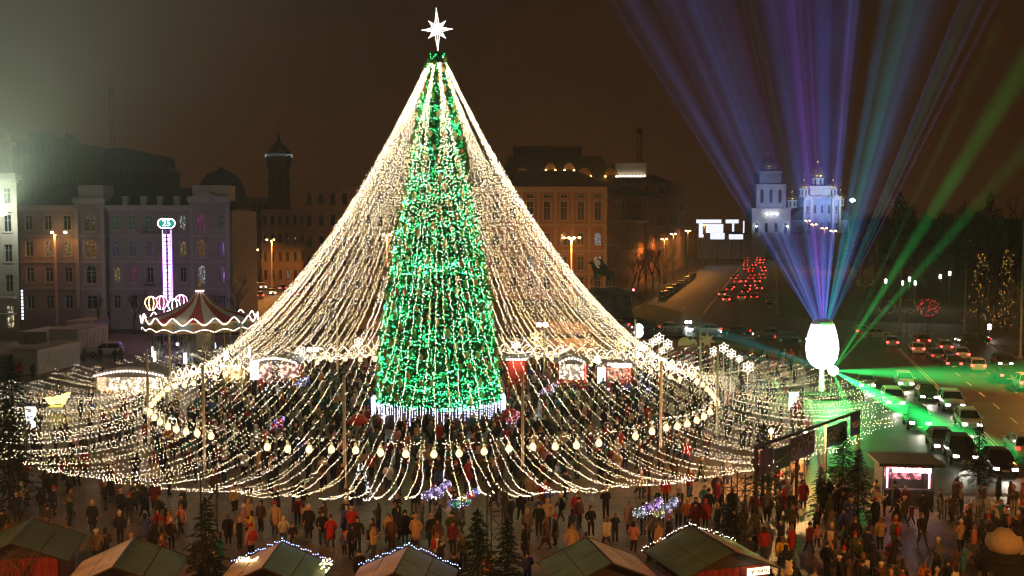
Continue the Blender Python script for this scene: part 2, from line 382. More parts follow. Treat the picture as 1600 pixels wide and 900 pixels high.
# ================================================================ buildings
GLASS = mat('dark_glass', (.018, .02, .024), .08, .2, 1, 0, .6)
PANES = {'warm': lit_pane('pane_warm', (1, .66, .3), .4, 4), 'amber': lit_pane('pane_amber', (1, .5, .16), .25, 4), 'white': lit_pane('pane_white', (.9, .95, 1), .55, 3),
         'green': lit_pane('pane_green', (.12, .6, .25), .18, 3), 'blue': lit_pane('pane_blue', (.4, .45, .8), .16, 4), 'pink': lit_pane('pane_pink', (.9, .15, .5), .25, 5), 'dim': lit_pane('pane_dim', (.8, .55, .2), .12, 2),
         'shop': lit_pane('pane_shop', (1, .8, .45), 1.2, 1.5)}
_WM = {}
def window_mesh(w, h, arch, fm):
    k = (round(w, 2), round(h, 2), arch, fm.name)
    if k in _WM: return _WM[k]
    mb = MB(); t = .11
    hh = h - (w / 2 if arch else 0)
    for x in (-w / 2 + t / 2, w / 2 - t / 2): mb.box((x, 0, hh / 2), (t, .12, hh))
    mb.box((0, 0, t / 2), (w - 2 * t, .12, t)); mb.box((0, 0, hh - t / 2), (w - 2 * t, .12, t))
    mb.box((0, .01, hh / 2), (t * .8, .09, hh - 2 * t))
    mb.box((0, .012, hh * .68), (w - 2 * t, .07, t * .7))
    mb.box((0, -.12, -.07), (w + .3, .36, .12))
    if arch:
        mb.tube([(math.cos(q) * (w / 2 - t / 2), 0, hh + math.sin(q) * (w / 2 - t / 2)) for q in [PI * i / 8 for i in range(9)]], t / 2, 4)
        mb.box((0, .01, hh + w / 4), (t * .7, .06, w / 2 - t))
    f = mb.mesh('window', fm)
    pb = MB()
    if arch: poly = [(-w / 2 + .03, .03), (w / 2 - .03, .03)] + [(math.cos(q) * (w / 2 - .03), hh + math.sin(q) * (w / 2 - .03)) for q in [PI * i / 8 for i in range(9)]]
    else: poly = [(-w / 2 + .03, .03), (w / 2 - .03, .03), (w / 2 - .03, h - .03), (-w / 2 + .03, h - .03)]
    pb.prism(poly, .02, (0, .08, 0))
    _WM[k] = (f, pb); return _WM[k]
_PM = {}
def pane_mesh(key, pb, m):
    k = (key, m.name)
    if k not in _PM: _PM[k] = pb.mesh('pane', m)
    return _PM[k]
def facade(par, o, u, Wd, rows, nb, wm, fm, ztop, wf=.42, lit=0.0, z0=0.0, rng=None, kinds=('warm', 'amber', 'white', 'dim'), fixed=None, skipwin=False):
    """rows: (sill z, window h, arch). One wall mesh with real openings, one window object per opening."""
    rng = rng or random.Random(1); o = Vector(o); u = Vector((u[0], u[1], 0)).normalized(); N = u.cross(Vector((0, 0, 1)))
    ang = math.atan2(u.y, u.x); bw = Wd / nb; ww = bw * wf; mb = MB(); dep = .3
    def pt(x, z, d=0): return o + u * x + Vector((0, 0, z)) - N * d
    edges = [z0]
    for i, (s, h, a) in enumerate(rows):
        nxt = rows[i + 1][0] if i + 1 < len(rows) else ztop
        edges.append(ztop if i + 1 == len(rows) else (s + h + nxt) / 2)
    for i, (s, h, arch) in enumerate(rows):
        b0, b1 = edges[i], edges[i + 1]
        for j in range(nb):
            x0, x1 = j * bw, (j + 1) * bw; a0, a1 = (x0 + x1 - ww) / 2, (x0 + x1 + ww) / 2
            hh = h - (ww / 2 if arch else 0)
            mb.add([pt(x0, b0), pt(x1, b0), pt(x1, s), pt(a1, s), pt(a0, s), pt(x0, s)], [(0, 1, 2, 3, 4, 5)])
            mb.add([pt(x0, s), pt(a0, s), pt(a0, s + hh), pt(x0, s + hh)], [(0, 1, 2, 3)]); mb.add([pt(a1, s), pt(x1, s), pt(x1, s + hh), pt(a1, s + hh)], [(0, 1, 2, 3)])
            if arch:
                arc = [((a0 + a1) / 2 - math.cos(q) * ww / 2, s + hh + math.sin(q) * ww / 2) for q in [PI * k / 8 for k in range(9)]]
            else: arc = [(a0, s + hh), (a1, s + hh)]
            n = len(arc); top = [(x0 + (x1 - x0) * k / (n - 1), b1) for k in range(n)]
            mb.add([pt(x0, s + hh), pt(*arc[0]), pt(*top[0])], [(0, 1, 2)]); mb.add([pt(*arc[-1]), pt(x1, s + hh), pt(*top[-1])], [(0, 1, 2)])
            for k in range(n - 1): mb.add([pt(*arc[k]), pt(*arc[k + 1]), pt(*top[k + 1]), pt(*top[k])], [(0, 1, 2, 3)])
            loop = [(a0, s)] + arc + [(a1, s)]
            for k in range(len(loop)):
                p, q = loop[k], loop[(k + 1) % len(loop)]
                mb.add([pt(*p), pt(*q), pt(q[0], q[1], dep + .1), pt(p[0], p[1], dep + .1)], [(0, 1, 2, 3)])
            if skipwin: continue
            f, pb = window_mesh(ww, h, arch, fm)
            w = link('window', f, par, pt((a0 + a1) / 2, s, dep - .1), ang)
            kd = (fixed or {}).get((i, j)) or (rng.choice(kinds) if rng.random() < lit else None)
            link('pane', pane_mesh((round(ww, 2), round(h, 2), arch), pb, PANES[kd] if kd else GLASS), w)
    mb.build('wall', wm, par)
def part_box(par, name, c, d, m, rz=0):
    mb = MB(); mb.box(c, d, rz); return mb.build(name, m, par)
def cornice(par, x0, x1, y, z, m, h=.6, out=.5, dep=.5):
    mb = MB(); W_ = x1 - x0
    mb.box(((x0 + x1) / 2, y - out / 2 + dep / 2, z), (W_ + .2, out + dep, h)); mb.box(((x0 + x1) / 2, y - out * .3, z - h * .75), (W_ + .1, out * .6, h * .5))
    return mb.build('cornice', m, par)
def hip_roof(par, x0, x1, y0, y1, z0, h, m, inset=None):
    ins = inset if inset is not None else min(x1 - x0, y1 - y0) / 2 * .95
    xm0, xm1 = x0 + ins, x1 - ins; ym0, ym1 = y0 + ins, y1 - ins
    mb = MB(); mb.add([(x0, y0, z0), (x1, y0, z0), (x1, y1, z0), (x0, y1, z0), (xm0, ym0, z0 + h), (xm1, ym0, z0 + h), (xm1, ym1, z0 + h), (xm0, ym1, z0 + h)],
                      [(0, 1, 5, 4), (1, 2, 6, 5), (2, 3, 7, 6), (3, 0, 4, 7), (4, 5, 6, 7), (3, 2, 1, 0)])
    return mb.build('roof', m, par)
br = random.Random(21)
ROOF = mat('dark_roof_tin', (.045, .045, .05), .6, .3, .8)
FRAME = mat('white_frames', (.5, .48, .45), .5, .1); DFRAME = mat('brown_frames', (.09, .065, .05), .5, .2)
# --- long grey-mauve building behind the carousel
MAUVE = mat('mauve_stucco', (.36, .30, .30), .85, .14, .7); TRIM = mat('pale_mouldings', (.46, .41, .39), .8, .1, 1)
B = thing('grey_apartment_house', 'long mauve-grey four-storey house with two towers behind the carousel', 'building', (-79.3, 165, 0))
rows = [(3.3, 2.3, False), (7.6, 2.5, False), (11.8, 2.5, False), (16.0, 2.4, False)]; rowsA = [(3.3, 2.3, False), (7.4, 3.0, True), (11.6, 3.0, True), (15.8, 3.0, True)]
S = .103
def bx_(px): return (px - 30) * S
secs = [(30, 120, 0, 3, rows, 19.4), (120, 168, -.8, 1, rowsA, 20.6), (168, 298, 0, 5, rows, 19.4), (298, 334, -.8, 1, rowsA, 20.8), (334, 362, -.8, 1, rows, 20.8)]
fixd = {0: {(2, 1): 'warm', (2, 2): 'warm'}, 1: {(2, 0): 'amber', (3, 0): 'dim'}, 2: {(3, 0): 'green', (3, 1): 'green', (3, 2): 'green', (3, 4): 'white', (2, 0): 'blue', (2, 1): 'blue', (2, 2): 'blue', (2, 4): 'warm', (1, 0): 'warm', (1, 1): 'pink'},
        3: {(3, 0): 'pink', (2, 0): 'amber', (1, 0): 'white'}, 4: {}}
for i, (p0, p1, yo, nb, rw, zt) in enumerate(secs):
    facade(B, (bx_(p0), yo, 0), (1, 0), (p1 - p0) * S, rw, nb, MAUVE, FRAME, zt, .42 if nb > 1 else (.36 if i != 4 else .34), 0, fixed=fixd[i])
    cornice(B, bx_(p0), bx_(p1), yo, zt + .3, TRIM)
    for zb in (6.6, 10.9, 15.1): part_box(B, 'string_course', ((bx_(p0) + bx_(p1)) / 2, yo - .1, zb), ((p1 - p0) * S - .02, .2, .28), TRIM)
for p0, p1 in ((120, 168), (298, 362)):
    part_box(B, 'tower_attic', ((bx_(p0) + bx_(p1)) / 2, 2, 22.0), ((p1 - p0) * S - .9, 4.4, 2.4), TRIM)
    mb = MB()
    for px in (p0 + 4, p1 - 4): mb.box((bx_(px), -.92, 11.5), (.55, .24, 16)); 
    mb.build('pilaster', TRIM, B)
mb = MB(); mb.prism([(0, 0), (4.9, 0), (2.45, 1.5)], .5, (bx_(301), -.6, 20.9)); mb.build('pediment', TRIM, B)
for px in (192, 221, 247, 273):
    mb = MB(); mb.box((bx_(px), 1.6, 20.6), (.9, .9, 1.4)); mb.box((bx_(px), 1.6, 21.4), (1.1, 1.1, .2)); mb.build('chimney', TRIM, B)
for i in range(10):
    x = bx_(182 + (i % 5) * 26); z = 7.3 + (i // 5) * 8.5
    if i in (2, 3, 7, 8):
        mb = MB(); mb.box((x, -.5, z - .1), (1.8, 1.0, .14))
        for q in range(9): mb.box((x - .8 + q * .2, -.95, z + .45), (.03, .03, .9))
        mb.box((x, -.95, z + .92), (1.8, .06, .06)); mb.build('balcony', mat('iron', (.03, .03, .03), .5), B)
part_box(B, 'body', (17.1, 8.6, 9.6), (34.0, 15.9, 19.2), MAUVE)
hip_roof(B, 0, 34.2, .7, 16.5, 19.75, 3.2, ROOF, 5)
# --- building at the left edge, in the glare of the floodlight
CREAM = mat('cream_stucco', (.55, .5, .42), .85, .12, .7)
B = thing('cream_corner_house', 'tall cream house at the left edge with stepped upper storeys', 'building', (-96, 150, 0))
rw = [(1.6, 3.4, False), (7.0, 2.6, False), (11.4, 2.6, False), (15.8, 2.6, False), (20.0, 2.3, False)]
facade(B, (0, 0, 0), (1, 0), 23.7, rw, 8, CREAM, FRAME, 23.6, .4, .05, fixed={(0, 5): 'shop', (0, 6): 'shop', (0, 7): 'shop', (0, 4): 'shop'})
facade(B, (23.7, 0, 0), (-.47, .88), 14, rw, 4, CREAM, FRAME, 23.6, .4, .05)
cornice(B, -.5, 24.0, 0, 23.9, CREAM, .9, 1.1, 1.0)
part_box(B, 'balcony', (21, -.6, 6.2), (5, 1.2, .25), CREAM)
part_box(B, 'upper_storey', (9.2, 3, 26.6), (23.4, 4, 4.5), CREAM); part_box(B, 'upper_cornice', (9.2, 3, 29.0), (24.0, 4.8, .35), CREAM)
mb = MB(); mb.lathe([(2.2, 29.1), (2.2, 30.4), (1.6, 31.4), (.5, 32), (.1, 33)], 14, (18.2, 5, 0)); mb.build('turret', CREAM, B, True)
part_box(B, 'awning', (21.2, -1.0, 3.9), (4.6, 2.0, .2), mat('awning', (.5, .5, .48), .7))
sg = MB(); sg.box((0, 0, 0), (.5, .16, 5.0)); o = sg.build('sign_board', mat('sign_dark', (.05, .05, .05)), B); o.location = (24.3, -.4, 5.2)
for q in range(9):
    mb = MB(); mb.box((24.3, -.52, 7.2 - q * .5), (.26, .04, .34)); mb.build('sign_letter', glow('sign_white', (.9, 1, .95), 2.0, False), B)
# --- dark blocks on the skyline at the left
FARM = mat('far_masonry', (.13, .115, .10), .9, .15, .2)
def block(name, label, p0, p1, ytop, Y, nb, nr, m, lit=.02, roofs=(), ztw=0, dp=18):
    a = P(p0, 350, Y); b = P(p1, 350, Y); zt = P(p0, ytop, Y).z
    B = thing(name, label, 'building', (a.x, Y, 0)); w = b.x - a.x; fh = (zt - 1) / nr
    facade(B, (0, 0, 0), (1, 0), w, [(1 + i * fh + fh * .25, fh * .5, False) for i in range(nr)], nb, m, DFRAME, zt, .4, lit, rng=br)
    part_box(B, 'body', (w / 2, dp / 2 + .6, zt / 2 - .05), (w - .02, dp, zt - .1), m); part_box(B, 'parapet', (w / 2, 0.1, zt + .25), (w + .3, .5, .5), m)
    for (q0, q1, yt, dy) in roofs:
        x0 = P(q0, 350, Y).x - a.x; x1 = P(q1, 350, Y).x - a.x; z1 = P(q0, yt, Y).z
        part_box(B, 'roof_housing', ((x0 + x1) / 2, dy + 3, (zt + z1) / 2), (x1 - x0, 5, z1 - zt), m)
    return B
block('apartment_block', 'hazy tall block on the far left skyline with stepped roof', 8, 122, 222, 270, 12, 9, FARM, .02, [(40, 75, 205, 2), (84, 104, 214, 3), (98, 101, 206, 3)])
B = block('apartment_block', 'dark block with sloping roof and a mast on the left skyline', 122, 250, 262, 290, 14, 8, FARM, .0)
x1 = P(250, 350, 290).x - P(122, 350, 290).x; zt = P(122, 262, 290).z
mb = MB(); mb.prism([(0, 0), (x1, 0), (x1 - .5, 3.0), (x1 * .55, 5.2), (2, 4.4)], -14, (0, .8, zt + .5)); mb.build('roof', ROOF, B)
mx = P(170, 350, 290).x - P(122, 350, 290).x
mb = MB()
for k in range(12):
    z = zt + 5 + k * 1.5
    for a, b in ((-.6, .6), (.6, -.6)): mb.tube([(mx + a, 4, z), (mx + b, 4, z + 1.5)], .07, 4)
for a in (-.6, .6): mb.tube([(mx + a, 4, zt + 4), (mx + a * .8, 4, zt + 23)], .1, 4)
mb.build('mast', mat('iron', (.03, .03, .03)), B)
B = thing('domed_house', 'low dark dome roof rising behind the mauve house', 'building', tuple(P(335, 350, 225).xy) + (0,))
part_box(B, 'body', (0, 6, 11), (9.6, 12, 22), FARM)
mb = MB(); mb.lathe([(5.4, 22), (5.2, 24), (4.4, 26.5), (3, 28.2), (1, 29), (.2, 29.8)], 16, (0, 6, 0)); mb.build('dome', ROOF, B, True)
# --- fire watch tower with blue-white lights
BRK = mat('old_brick', (.22, .10, .065), .9, .25, .8)
fp = P(437, 350, 300)
B = thing('watch_tower', 'brick watch tower with a lit gallery on the left skyline', 'tower', (fp.x, 300, 0))
mb = MB(); mb.lathe([(4.6, 0), (4.6, 19), (5.0, 19.3), (5.0, 20.2), (3.3, 20.6), (3.0, 33)], 8); mb.build('shaft', BRK, B)
mb = MB(); mb.lathe([(3.0, 33), (3.6, 34.2), (3.7, 36.4), (3.5, 36.5), (3.5, 37.2)], 8); mb.build('gallery', BRK, B)
mb = MB(); mb.lathe([(3.8, 37.2), (2.6, 39), (.5, 41), (.12, 44), (.03, 48)], 8); mb.build('roof', ROOF, B)
mb = MB()
for k in range(60): mb.octa((3.85 * math.cos(k * PI / 30), 3.85 * math.sin(k * PI / 30), 37.3 - .9 * br.random()), .1)
tag(mb.build('gallery_lights', glow('gallery_led', (.55, .75, .85), .8, False), B), kind='stuff')
for k in range(8):
    a = k * PI / 4 + PI / 8; mb = MB(); mb.box((3.0 * math.cos(a), 3.0 * math.sin(a), 29), (.35, .8, 2), a); mb.build('window', GLASS, B)
# --- street of houses behind the tent at the left
TERRA = mat('terracotta_stucco', (.42, .20, .10), .85, .16, .6); OCH = mat('ochre_stucco', (.40, .26, .14), .85, .16, .6)
block('street_house', 'pale house at the end of the side street by the fire tower', 352, 420, 312, 300, 8, 5, mat('grey_stucco', (.3, .26, .22), .85), .04)
block('street_house', 'dark house left of the tent, lamp-lit at street level', 474, 640, 294, 232, 9, 5, OCH, .03, [(480, 620, 290, 3)])
block('street_house', 'lower brown house in the side street beside lamp-lit pavement', 408, 478, 330, 275, 6, 4, OCH, .03)
# --- big terracotta house right of the tree
OX, OY = -9.3, 230.0
S2 = OY / 1600
B = thing('terracotta_house', 'large lamp-lit terracotta house with pale pilasters right of the tree', 'building', (OX, OY, 0))
Wd = (947 - 800) * S2 - OX; nb = 8
rw = [(2.3, 2.9, False), (6.6, 3.2, False), (12.2, 2.9, True), (17.8, 4.3, False), (22.7, 1.1, False)]
facade(B, (0, 0, 0), (1, 0), Wd, rw, nb, TERRA, FRAME, 24.4, .42, .0, fixed={(1, 7): 'warm', (2, 7): 'white', (1, 3): 'white', (1, 4): 'blue', (2, 2): 'warm', (2, 3): 'warm', (1, 0): 'white', (1, 2): 'dim'})
facade(B, (Wd, 0, 0), (SD.x, SD.y), 24, rw, 7, TERRA, FRAME, 24.4, .42, .05, rng=br)
PIL = mat('pale_pilaster', (.52, .40, .28), .8, .1, 1)
for i in range(nb + 1):
    for z0, z1 in ((1, 16.4), (17.3, 24.2)): part_box(B, 'pilaster', (i * Wd / nb + (.3 if i == 0 else (-.3 if i == nb else 0)), -.14, (z0 + z1) / 2), (.62, .28, z1 - z0), PIL)
for z in (5.8, 10.9, 16.8): part_box(B, 'string_course', (Wd / 2, -.22, z), (Wd + .2, .44, .5), PIL)
cornice(B, 0, Wd, 0, 24.9, PIL, .8, .9)
for i in range(nb):
    x = (i + .5) * Wd / nb; mb = MB(); mb.prism([(-1.15, 0), (1.15, 0), (1.15, .16), (0, .62), (-1.15, .16)], .3, (x, -.02, 10.0)); mb.build('window_pediment', PIL, B)
    mb = MB(); q = Wd / nb * .21 + .14
    for s_ in (-1, 1): mb.box((x + s_ * q, -.07, 20), (.22, .14, 4.5))
    mb.box((x, -.09, 22.2), (2 * q + .3, .18, .2)); mb.build('window_surround', PIL, B)
mb = MB(); mb.add([(-.8, -.8, 25.4), (Wd + .8, -.8, 25.4), (Wd + 7, 24, 25.4), (-.8, 24, 25.4), (7, 9, 29.4), (Wd - 8, 9, 29.4), (Wd - 5, 15, 29.4), (7, 15, 29.4)], [(0, 1, 5, 4), (1, 2, 6, 5), (2, 3, 7, 6), (3, 0, 4, 7), (4, 5, 6, 7), (3, 2, 1, 0)]); mb.build('roof', ROOF, B)
mb = MB(); mb.add([(0, .7, 0), (Wd - .7, .7, 0), (Wd + 5, 23, 0), (0, 23, 0), (0, .7, 24.3), (Wd - .7, .7, 24.3), (Wd + 5, 23, 24.3), (0, 23, 24.3)], [(4, 5, 6, 7), (0, 1, 5, 4), (1, 2, 6, 5), (2, 3, 7, 6), (3, 0, 4, 7)]); mb.build('body', TERRA, B)
mb = MB(); mb.tube([(Wd + .12, -.15, 0), (Wd + .12, -.15, 24.5)], .09, 6); mb.build('drainpipe', mat('zinc', (.4, .38, .35), .4), B)
# houses going down the street
pts = Vector((OX + Wd, OY, 0)) + SD * 24.6
for i, (L, h, nr, m) in enumerate(((46, 18.0, 4, TERRA), (52, 25.0, 5, mat('red_stucco', (.30, .12, .08), .85, .15, .5)), (66, 31.0, 6, OCH))):
    B = thing('street_house', ['three-bay terracotta house next down the avenue past the statue', 'taller dark red house midway down the avenue', 'farthest dark house on the left of the avenue'][i], 'building', pts + SN * (.8 * i))
    fh = h / nr
    facade(B, (0, 0, 0), (SD.x, SD.y), L, [(k * fh + fh * .25, fh * .52, False) for k in range(nr)], 11, m, FRAME, h, .38, .10, rng=br, kinds=('warm', 'white', 'dim'))
    a = Vector((0, 0, 0)); e = SD * L; wv = -SN * 15
    facade(B, tuple(wv), (SN.x, SN.y), 14.9, [(k * fh + fh * .25, fh * .52, False) for k in range(nr)], 3, m, FRAME, h, .3, .0, rng=br)
    mb = MB(); q = [a - SN * .7 + SD * .7, e - SN * .7, e + wv, wv + SD * .7]
    mb.add([p + Vector((0, 0, z)) for z in (0, h - .1) for p in q], [(4, 5, 6, 7), (0, 1, 5, 4), (1, 2, 6, 5), (2, 3, 7, 6), (3, 0, 4, 7)]); mb.build('body', m, B)
    mb = MB(); q = [a + SN * .6, e + SN * .6, e + wv, wv]; r_ = [a - SN * 6 + SD * 5, e - SN * 6 - SD * 5]
    mb.add([p + Vector((0, 0, h + .05)) for p in q] + [p + Vector((0, 0, h + 3.2)) for p in r_], [(0, 1, 5, 4), (2, 3, 4, 5), (3, 0, 4), (1, 2, 5), (3, 2, 1, 0)]); mb.build('roof', ROOF, B)
    mb = MB(); mb.prism([(0, 0), (.7, 0), (.7, .5), (0, .35)], L, (0, 0, h - .5), (SN.x, SN.y, 0), (0, 0, 1)) if False else None
    mb = MB(); c = a + e * .5 + SN * .3; mb.box((c.x, c.y, h - .3), (.6, L, .55), -math.atan2(SD.x, SD.y)); mb.build('cornice', PIL if i == 0 else m, B)
    pts = pts + SD * (L + .6)
# --- hotel with arched dormers behind
HOT = mat('hotel_stone', (.16, .10, .07), .85, .2, .3)
a = P(782, 350, 330)
B = thing('hotel', 'dark hotel with uplit arched dormers above the terracotta house', 'building', (a.x, 330, 0))
w = P(958, 350, 330).x - a.x; S3 = 330 / 1600
facade(B, (0, 0, 0), (1, 0), w, [(20, 3, False), (26, 3, True)], 11, HOT, DFRAME, 31.5, .4, .04, rng=br)
part_box(B, 'body', (w / 2, 12, 15.7), (w - .1, 22.6, 31.2), HOT)
mb = MB(); mb.add([(0, 0, 31.5), (w, 0, 31.5), (w, 24, 31.5), (0, 24, 31.5), (2.5, 3, 39), (w - 3.5, 3, 39), (w - 3.5, 21, 39), (2.5, 21, 39)], [(0, 1, 5, 4), (1, 2, 6, 5), (2, 3, 7, 6), (3, 0, 4, 7), (4, 5, 6, 7)]); mb.build('mansard_roof', ROOF, B)
part_box(B, 'roof_storey', (w * .42, 9, 40.6), (w * .62, 9, 3.2), ROOF)
UPL = glow('uplight', (1, .5, .12), 14)
for px, big in ((816, 1), (860, 0), (889, 0), (913, 1), (954, 1)):
    x = (px - 782) * S3; rr = 1.9 if big else 1.5; z = 32.6 if big else 34.6; yy = .15 if big else .9; mb = MB()
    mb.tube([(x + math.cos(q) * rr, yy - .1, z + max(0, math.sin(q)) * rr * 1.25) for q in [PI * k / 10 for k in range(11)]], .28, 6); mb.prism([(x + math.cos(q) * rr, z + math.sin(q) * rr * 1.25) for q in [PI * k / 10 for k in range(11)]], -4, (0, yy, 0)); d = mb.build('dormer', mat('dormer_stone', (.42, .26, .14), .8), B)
    for s_ in (-1, 1):
        mb = MB(); mb.lathe([(.22, 0), (.3, .2), (.2, .4)], 8, (x + s_ * rr, yy - .75, z - .6)); mb.build('uplight', UPL, d)
# --- lit white rooftop storey and crane
a = P(958, 350, 365); w = P(1012, 350, 365).x - a.x
B = thing('office_block', 'office block with a brightly lit white top storey beyond the hotel', 'building', (a.x, 365, 0))
part_box(B, 'body', (w / 2, 6, 16.6), (w, 12, 33.2), FARM); part_box(B, 'top_storey', (w / 2, 6, 36.6), (w - 1.2, 11, 3.6), mat('white_clad', (.75, .7, .6), .6))
part_box(B, 'roof_slab', (w / 2, 6, 38.6), (w, 12.4, .4), mat('white_clad', (.75, .7, .6)))
for k in range(9): part_box(B, 'strip_light', (.8 + k * (w - 1.2) / 9 + .3, -.25, 34.0), ((w - 1.2) / 9 - .35, .3, .8), glow('strip_light', (1, .85, .6), 3.2))
part_box(B, 'ledge', (w / 2, -.3, 33.4), (w, 1.4, .3), mat('white_clad', (.75, .7, .6)))
c = P(998, 350, 372); B = thing('tower_crane', 'lattice crane mast rising beyond the lit office block', 'crane', (c.x, 372, 0))
mb = MB()
for x, y in ((-.7, -.7), (.7, -.7), (.7, .7), (-.7, .7)): mb.tube([(x, y, 0), (x, y, 50)], .12, 4)
mb.build('mast_chords', mat('crane_paint', (.1, .08, .06), .6), B)
mb = MB()
for k in range(32):
    z = 2 + k * 1.5
    for s_ in (-1, 1): mb.tube([(-.7 * s_, -.7, z), (.7 * s_, -.7, z + 1.5)], .07, 4)
mb.build('bracing', mat('crane_paint', (.1, .08, .06)), B)
part_box(B, 'cab', (0, 0, 50.6), (1.6, 1.6, 1.4), mat('crane_paint', (.1, .08, .06)))

# ================================================================ the monastery at the end of the avenue
WHITE = mat('white_limewash', (.62, .63, .68), .8, .08, .3); BLUEW = mat('pale_blue_stucco', (.35, .45, .72), .8, .08, .3); GOLD = mat('gold_leaf', (.75, .48, .12), .25, .15, .5, .8)
def dome(par, c, r, hd, drum, n=16):
    mb = MB(); mb.lathe([(r * .86, 0), (r * .86, drum)], n, c); mb.build('drum', WHITE, par)
    for k in range(8):
        a = k * PI / 4 + .2; mb = MB(); mb.box((c[0] + r * .87 * math.cos(a), c[1] + r * .87 * math.sin(a), c[2] + drum * .5), (.12, r * .22, drum * .62), a); mb.build('window', GLASS, par)
    z = c[2] + drum; s = r / 1.0
    mb = MB(); mb.lathe([(r * .95, z), (r * 1.05, z + hd * .12), (r * 1.02, z + hd * .3), (r * .75, z + hd * .55), (r * .35, z + hd * .72), (r * .16, z + hd * .8), (r * .2, z + hd * .95), (r * .26, z + hd * 1.02), (r * .1, z + hd * 1.18), (.04, z + hd * 1.4)], n, (c[0], c[1], 0)); d = mb.build('dome', GOLD, par, True)
    mb = MB(); zz = z + hd * 1.36; mb.box((c[0], c[1], zz + r * .35), (.16, .16, r * .9)); mb.box((c[0], c[1], zz + r * .5), (r * .5, .16, .16)); mb.build('cross', GOLD, d)
t = P(1205, 350, 490)
B = thing('bell_tower', 'tall grey-white bell tower over the monastery gate at the avenue end', 'bell tower', (t.x, 490, 0))
s4 = 490 / 1600
facade(B, (-9.2, 0, 0), (1, 0), 18.4, [(13, 4.5, True)], 4, WHITE, DFRAME, 24, .3)
part_box(B, 'gate_block', (0, 7.5, 11.9), (18.2, 13.8, 23.8), WHITE)
mb = MB(); mb.prism([(-2.3, 0), (2.3, 0)] + [(math.cos(q) * 2.3, 5 + math.sin(q) * 2.3) for q in [PI * k / 8 for k in range(9)]], .3, (0, -.1, 0)); mb.build('gateway', mat('painted_gate_shade', (.01, .01, .012), .9), B)  # solid dark slab, the shade of the gate opening painted as its colour
mb = MB(); mb.prism([(-5.2, 0), (-2.9, 0), (-2.9, 9), (2.9, 9), (2.9, 0), (5.2, 0), (5.2, 13), (-5.2, 13)], 1.2, (0, -.05, 0)); mb.build('portal', WHITE, B)
part_box(B, 'cornice', (0, 7, 24.3), (19.4, 15, .6), WHITE)
facade(B, (-6.5, 1.2, 24.6), (1, 0), 13, [(27.3 - 24.6, 6.2, True)], 3, WHITE, DFRAME, 10.9, .36, z0=0)
part_box(B, 'middle_tier', (0, 8, 30), (12.8, 12.4, 10.8), WHITE); part_box(B, 'cornice', (0, 8, 35.7), (14.2, 14.2, .5), WHITE)
for s_ in (-1, 1):
    mb = MB(); mb.lathe([(.7, 24.6), (.7, 35.4)], 10, (s_ * 6.6, 1.2, 0)); mb.build('column', WHITE, B)
part_box(B, 'upper_tier', (0, 8, 38.8), (10.4, 10.4, 5.8), mat('grey_copper', (.3, .33, .36), .7, .1, .3)); part_box(B, 'cornice', (0, 8, 41.9), (11.4, 11.4, .4), WHITE)
dome(B, (0, 8, 42.1), 3.9, 7.5, 1.6)
for k in (-1, 0, 1):
    mb = MB(); mb.lathe([(.3, 0), (.45, .3), (.3, .7)], 8, (k * 2.4, -1.2, 21.5)); mb.build('floodlight', glow('gate_flood', (1, .95, .8), 14), B)
for x in (-7.4, 7.4):
    mb = MB(); mb.lathe([(.2, 0), (.4, .4), (.2, .8)], 8, (x, -1.6, 15.5)); mb.build('floodlight', glow('gate_flood2', (.8, .9, 1), 14), B)
lamp('gate_flood_light', 'SPOT', (0, -50, 16), 26000, (.72, .78, 1), B, .5, (t.x, 496, 36), 56, .9)
B = thing('monastery_wall', 'long low monastery wall either side of the bell tower gate', 'wall', (t.x, 497, 0))
for x0, x1 in ((-34, -9.4), (9.4, 50)):
    part_box(B, 'wall', ((x0 + x1) / 2, 0, 6), (x1 - x0, 2.4, 12), WHITE); part_box(B, 'coping', ((x0 + x1) / 2, 0, 12.3), (x1 - x0 + .3, 3.2, .5), ROOF)
B = thing('cathedral', 'floodlit blue and white cathedral with golden domes right of the bell tower', 'cathedral', tuple(P(1284, 350, 540).xy) + (0,))
facade(B, (-9.5, 0, 0), (1, 0), 19, [(12, 6, True), (22.5, 4.5, True)], 5, BLUEW, FRAME, 31, .34)
part_box(B, 'nave', (0, 9, 15.3), (18.8, 17, 30.6), BLUEW)
for s_ in (-1, 1):
    part_box(B, 'side_chapel', (s_ * 12.6, 7, 9.6), (6.4, 12, 19.2), BLUEW)
    mb = MB(); mb.prism([(-2.3, 0), (2.3, 0), (2.3, .5), (1.6, 1.7), (.8, 2.0), (0, 3.2), (-.8, 2.0), (-1.6, 1.7), (-2.3, .5)], .8, (s_ * 7.45, -.2, 29.5)); mb.build('baroque_gable', WHITE, B)
    for x in (5.6, 9.3): mb = MB(); mb.box((s_ * x, -.35, 15), (1.1, .7, 29)); mb.build('pilaster', WHITE, B)
    mb = MB(); mb.prism([(0, 0), (s_ * 8, 0), (s_ * 8, .6), (0, 6.6)][::s_], 12, (s_ * 9.4, 12.8, 19.3)); mb.build('side_roof', mat('slate', (.05, .06, .08), .6), B)
mb = MB()
for s_ in (-1, 1):
    for k in range(4): mb.tube([(s_ * 7.4 + math.cos(q) * 1.7, -.5, 16 + k * 3 + math.sin(q) * 1.7) for q in [PI * i / 8 for i in range(9)]], .22, 5)
mb.build('stucco_arches', WHITE, B)
part_box(B, 'cornice', (0, 8.9, 31.1), (20.4, 19.2, .7), WHITE)
part_box(B, 'upper_block', (0, 9, 34), (11, 12, 5.2), WHITE); part_box(B, 'cornice', (0, 9, 36.8), (12.2, 13.2, .5), WHITE)
dome(B, (0, 9, 37), 4.0, 9, 4.4, 18)
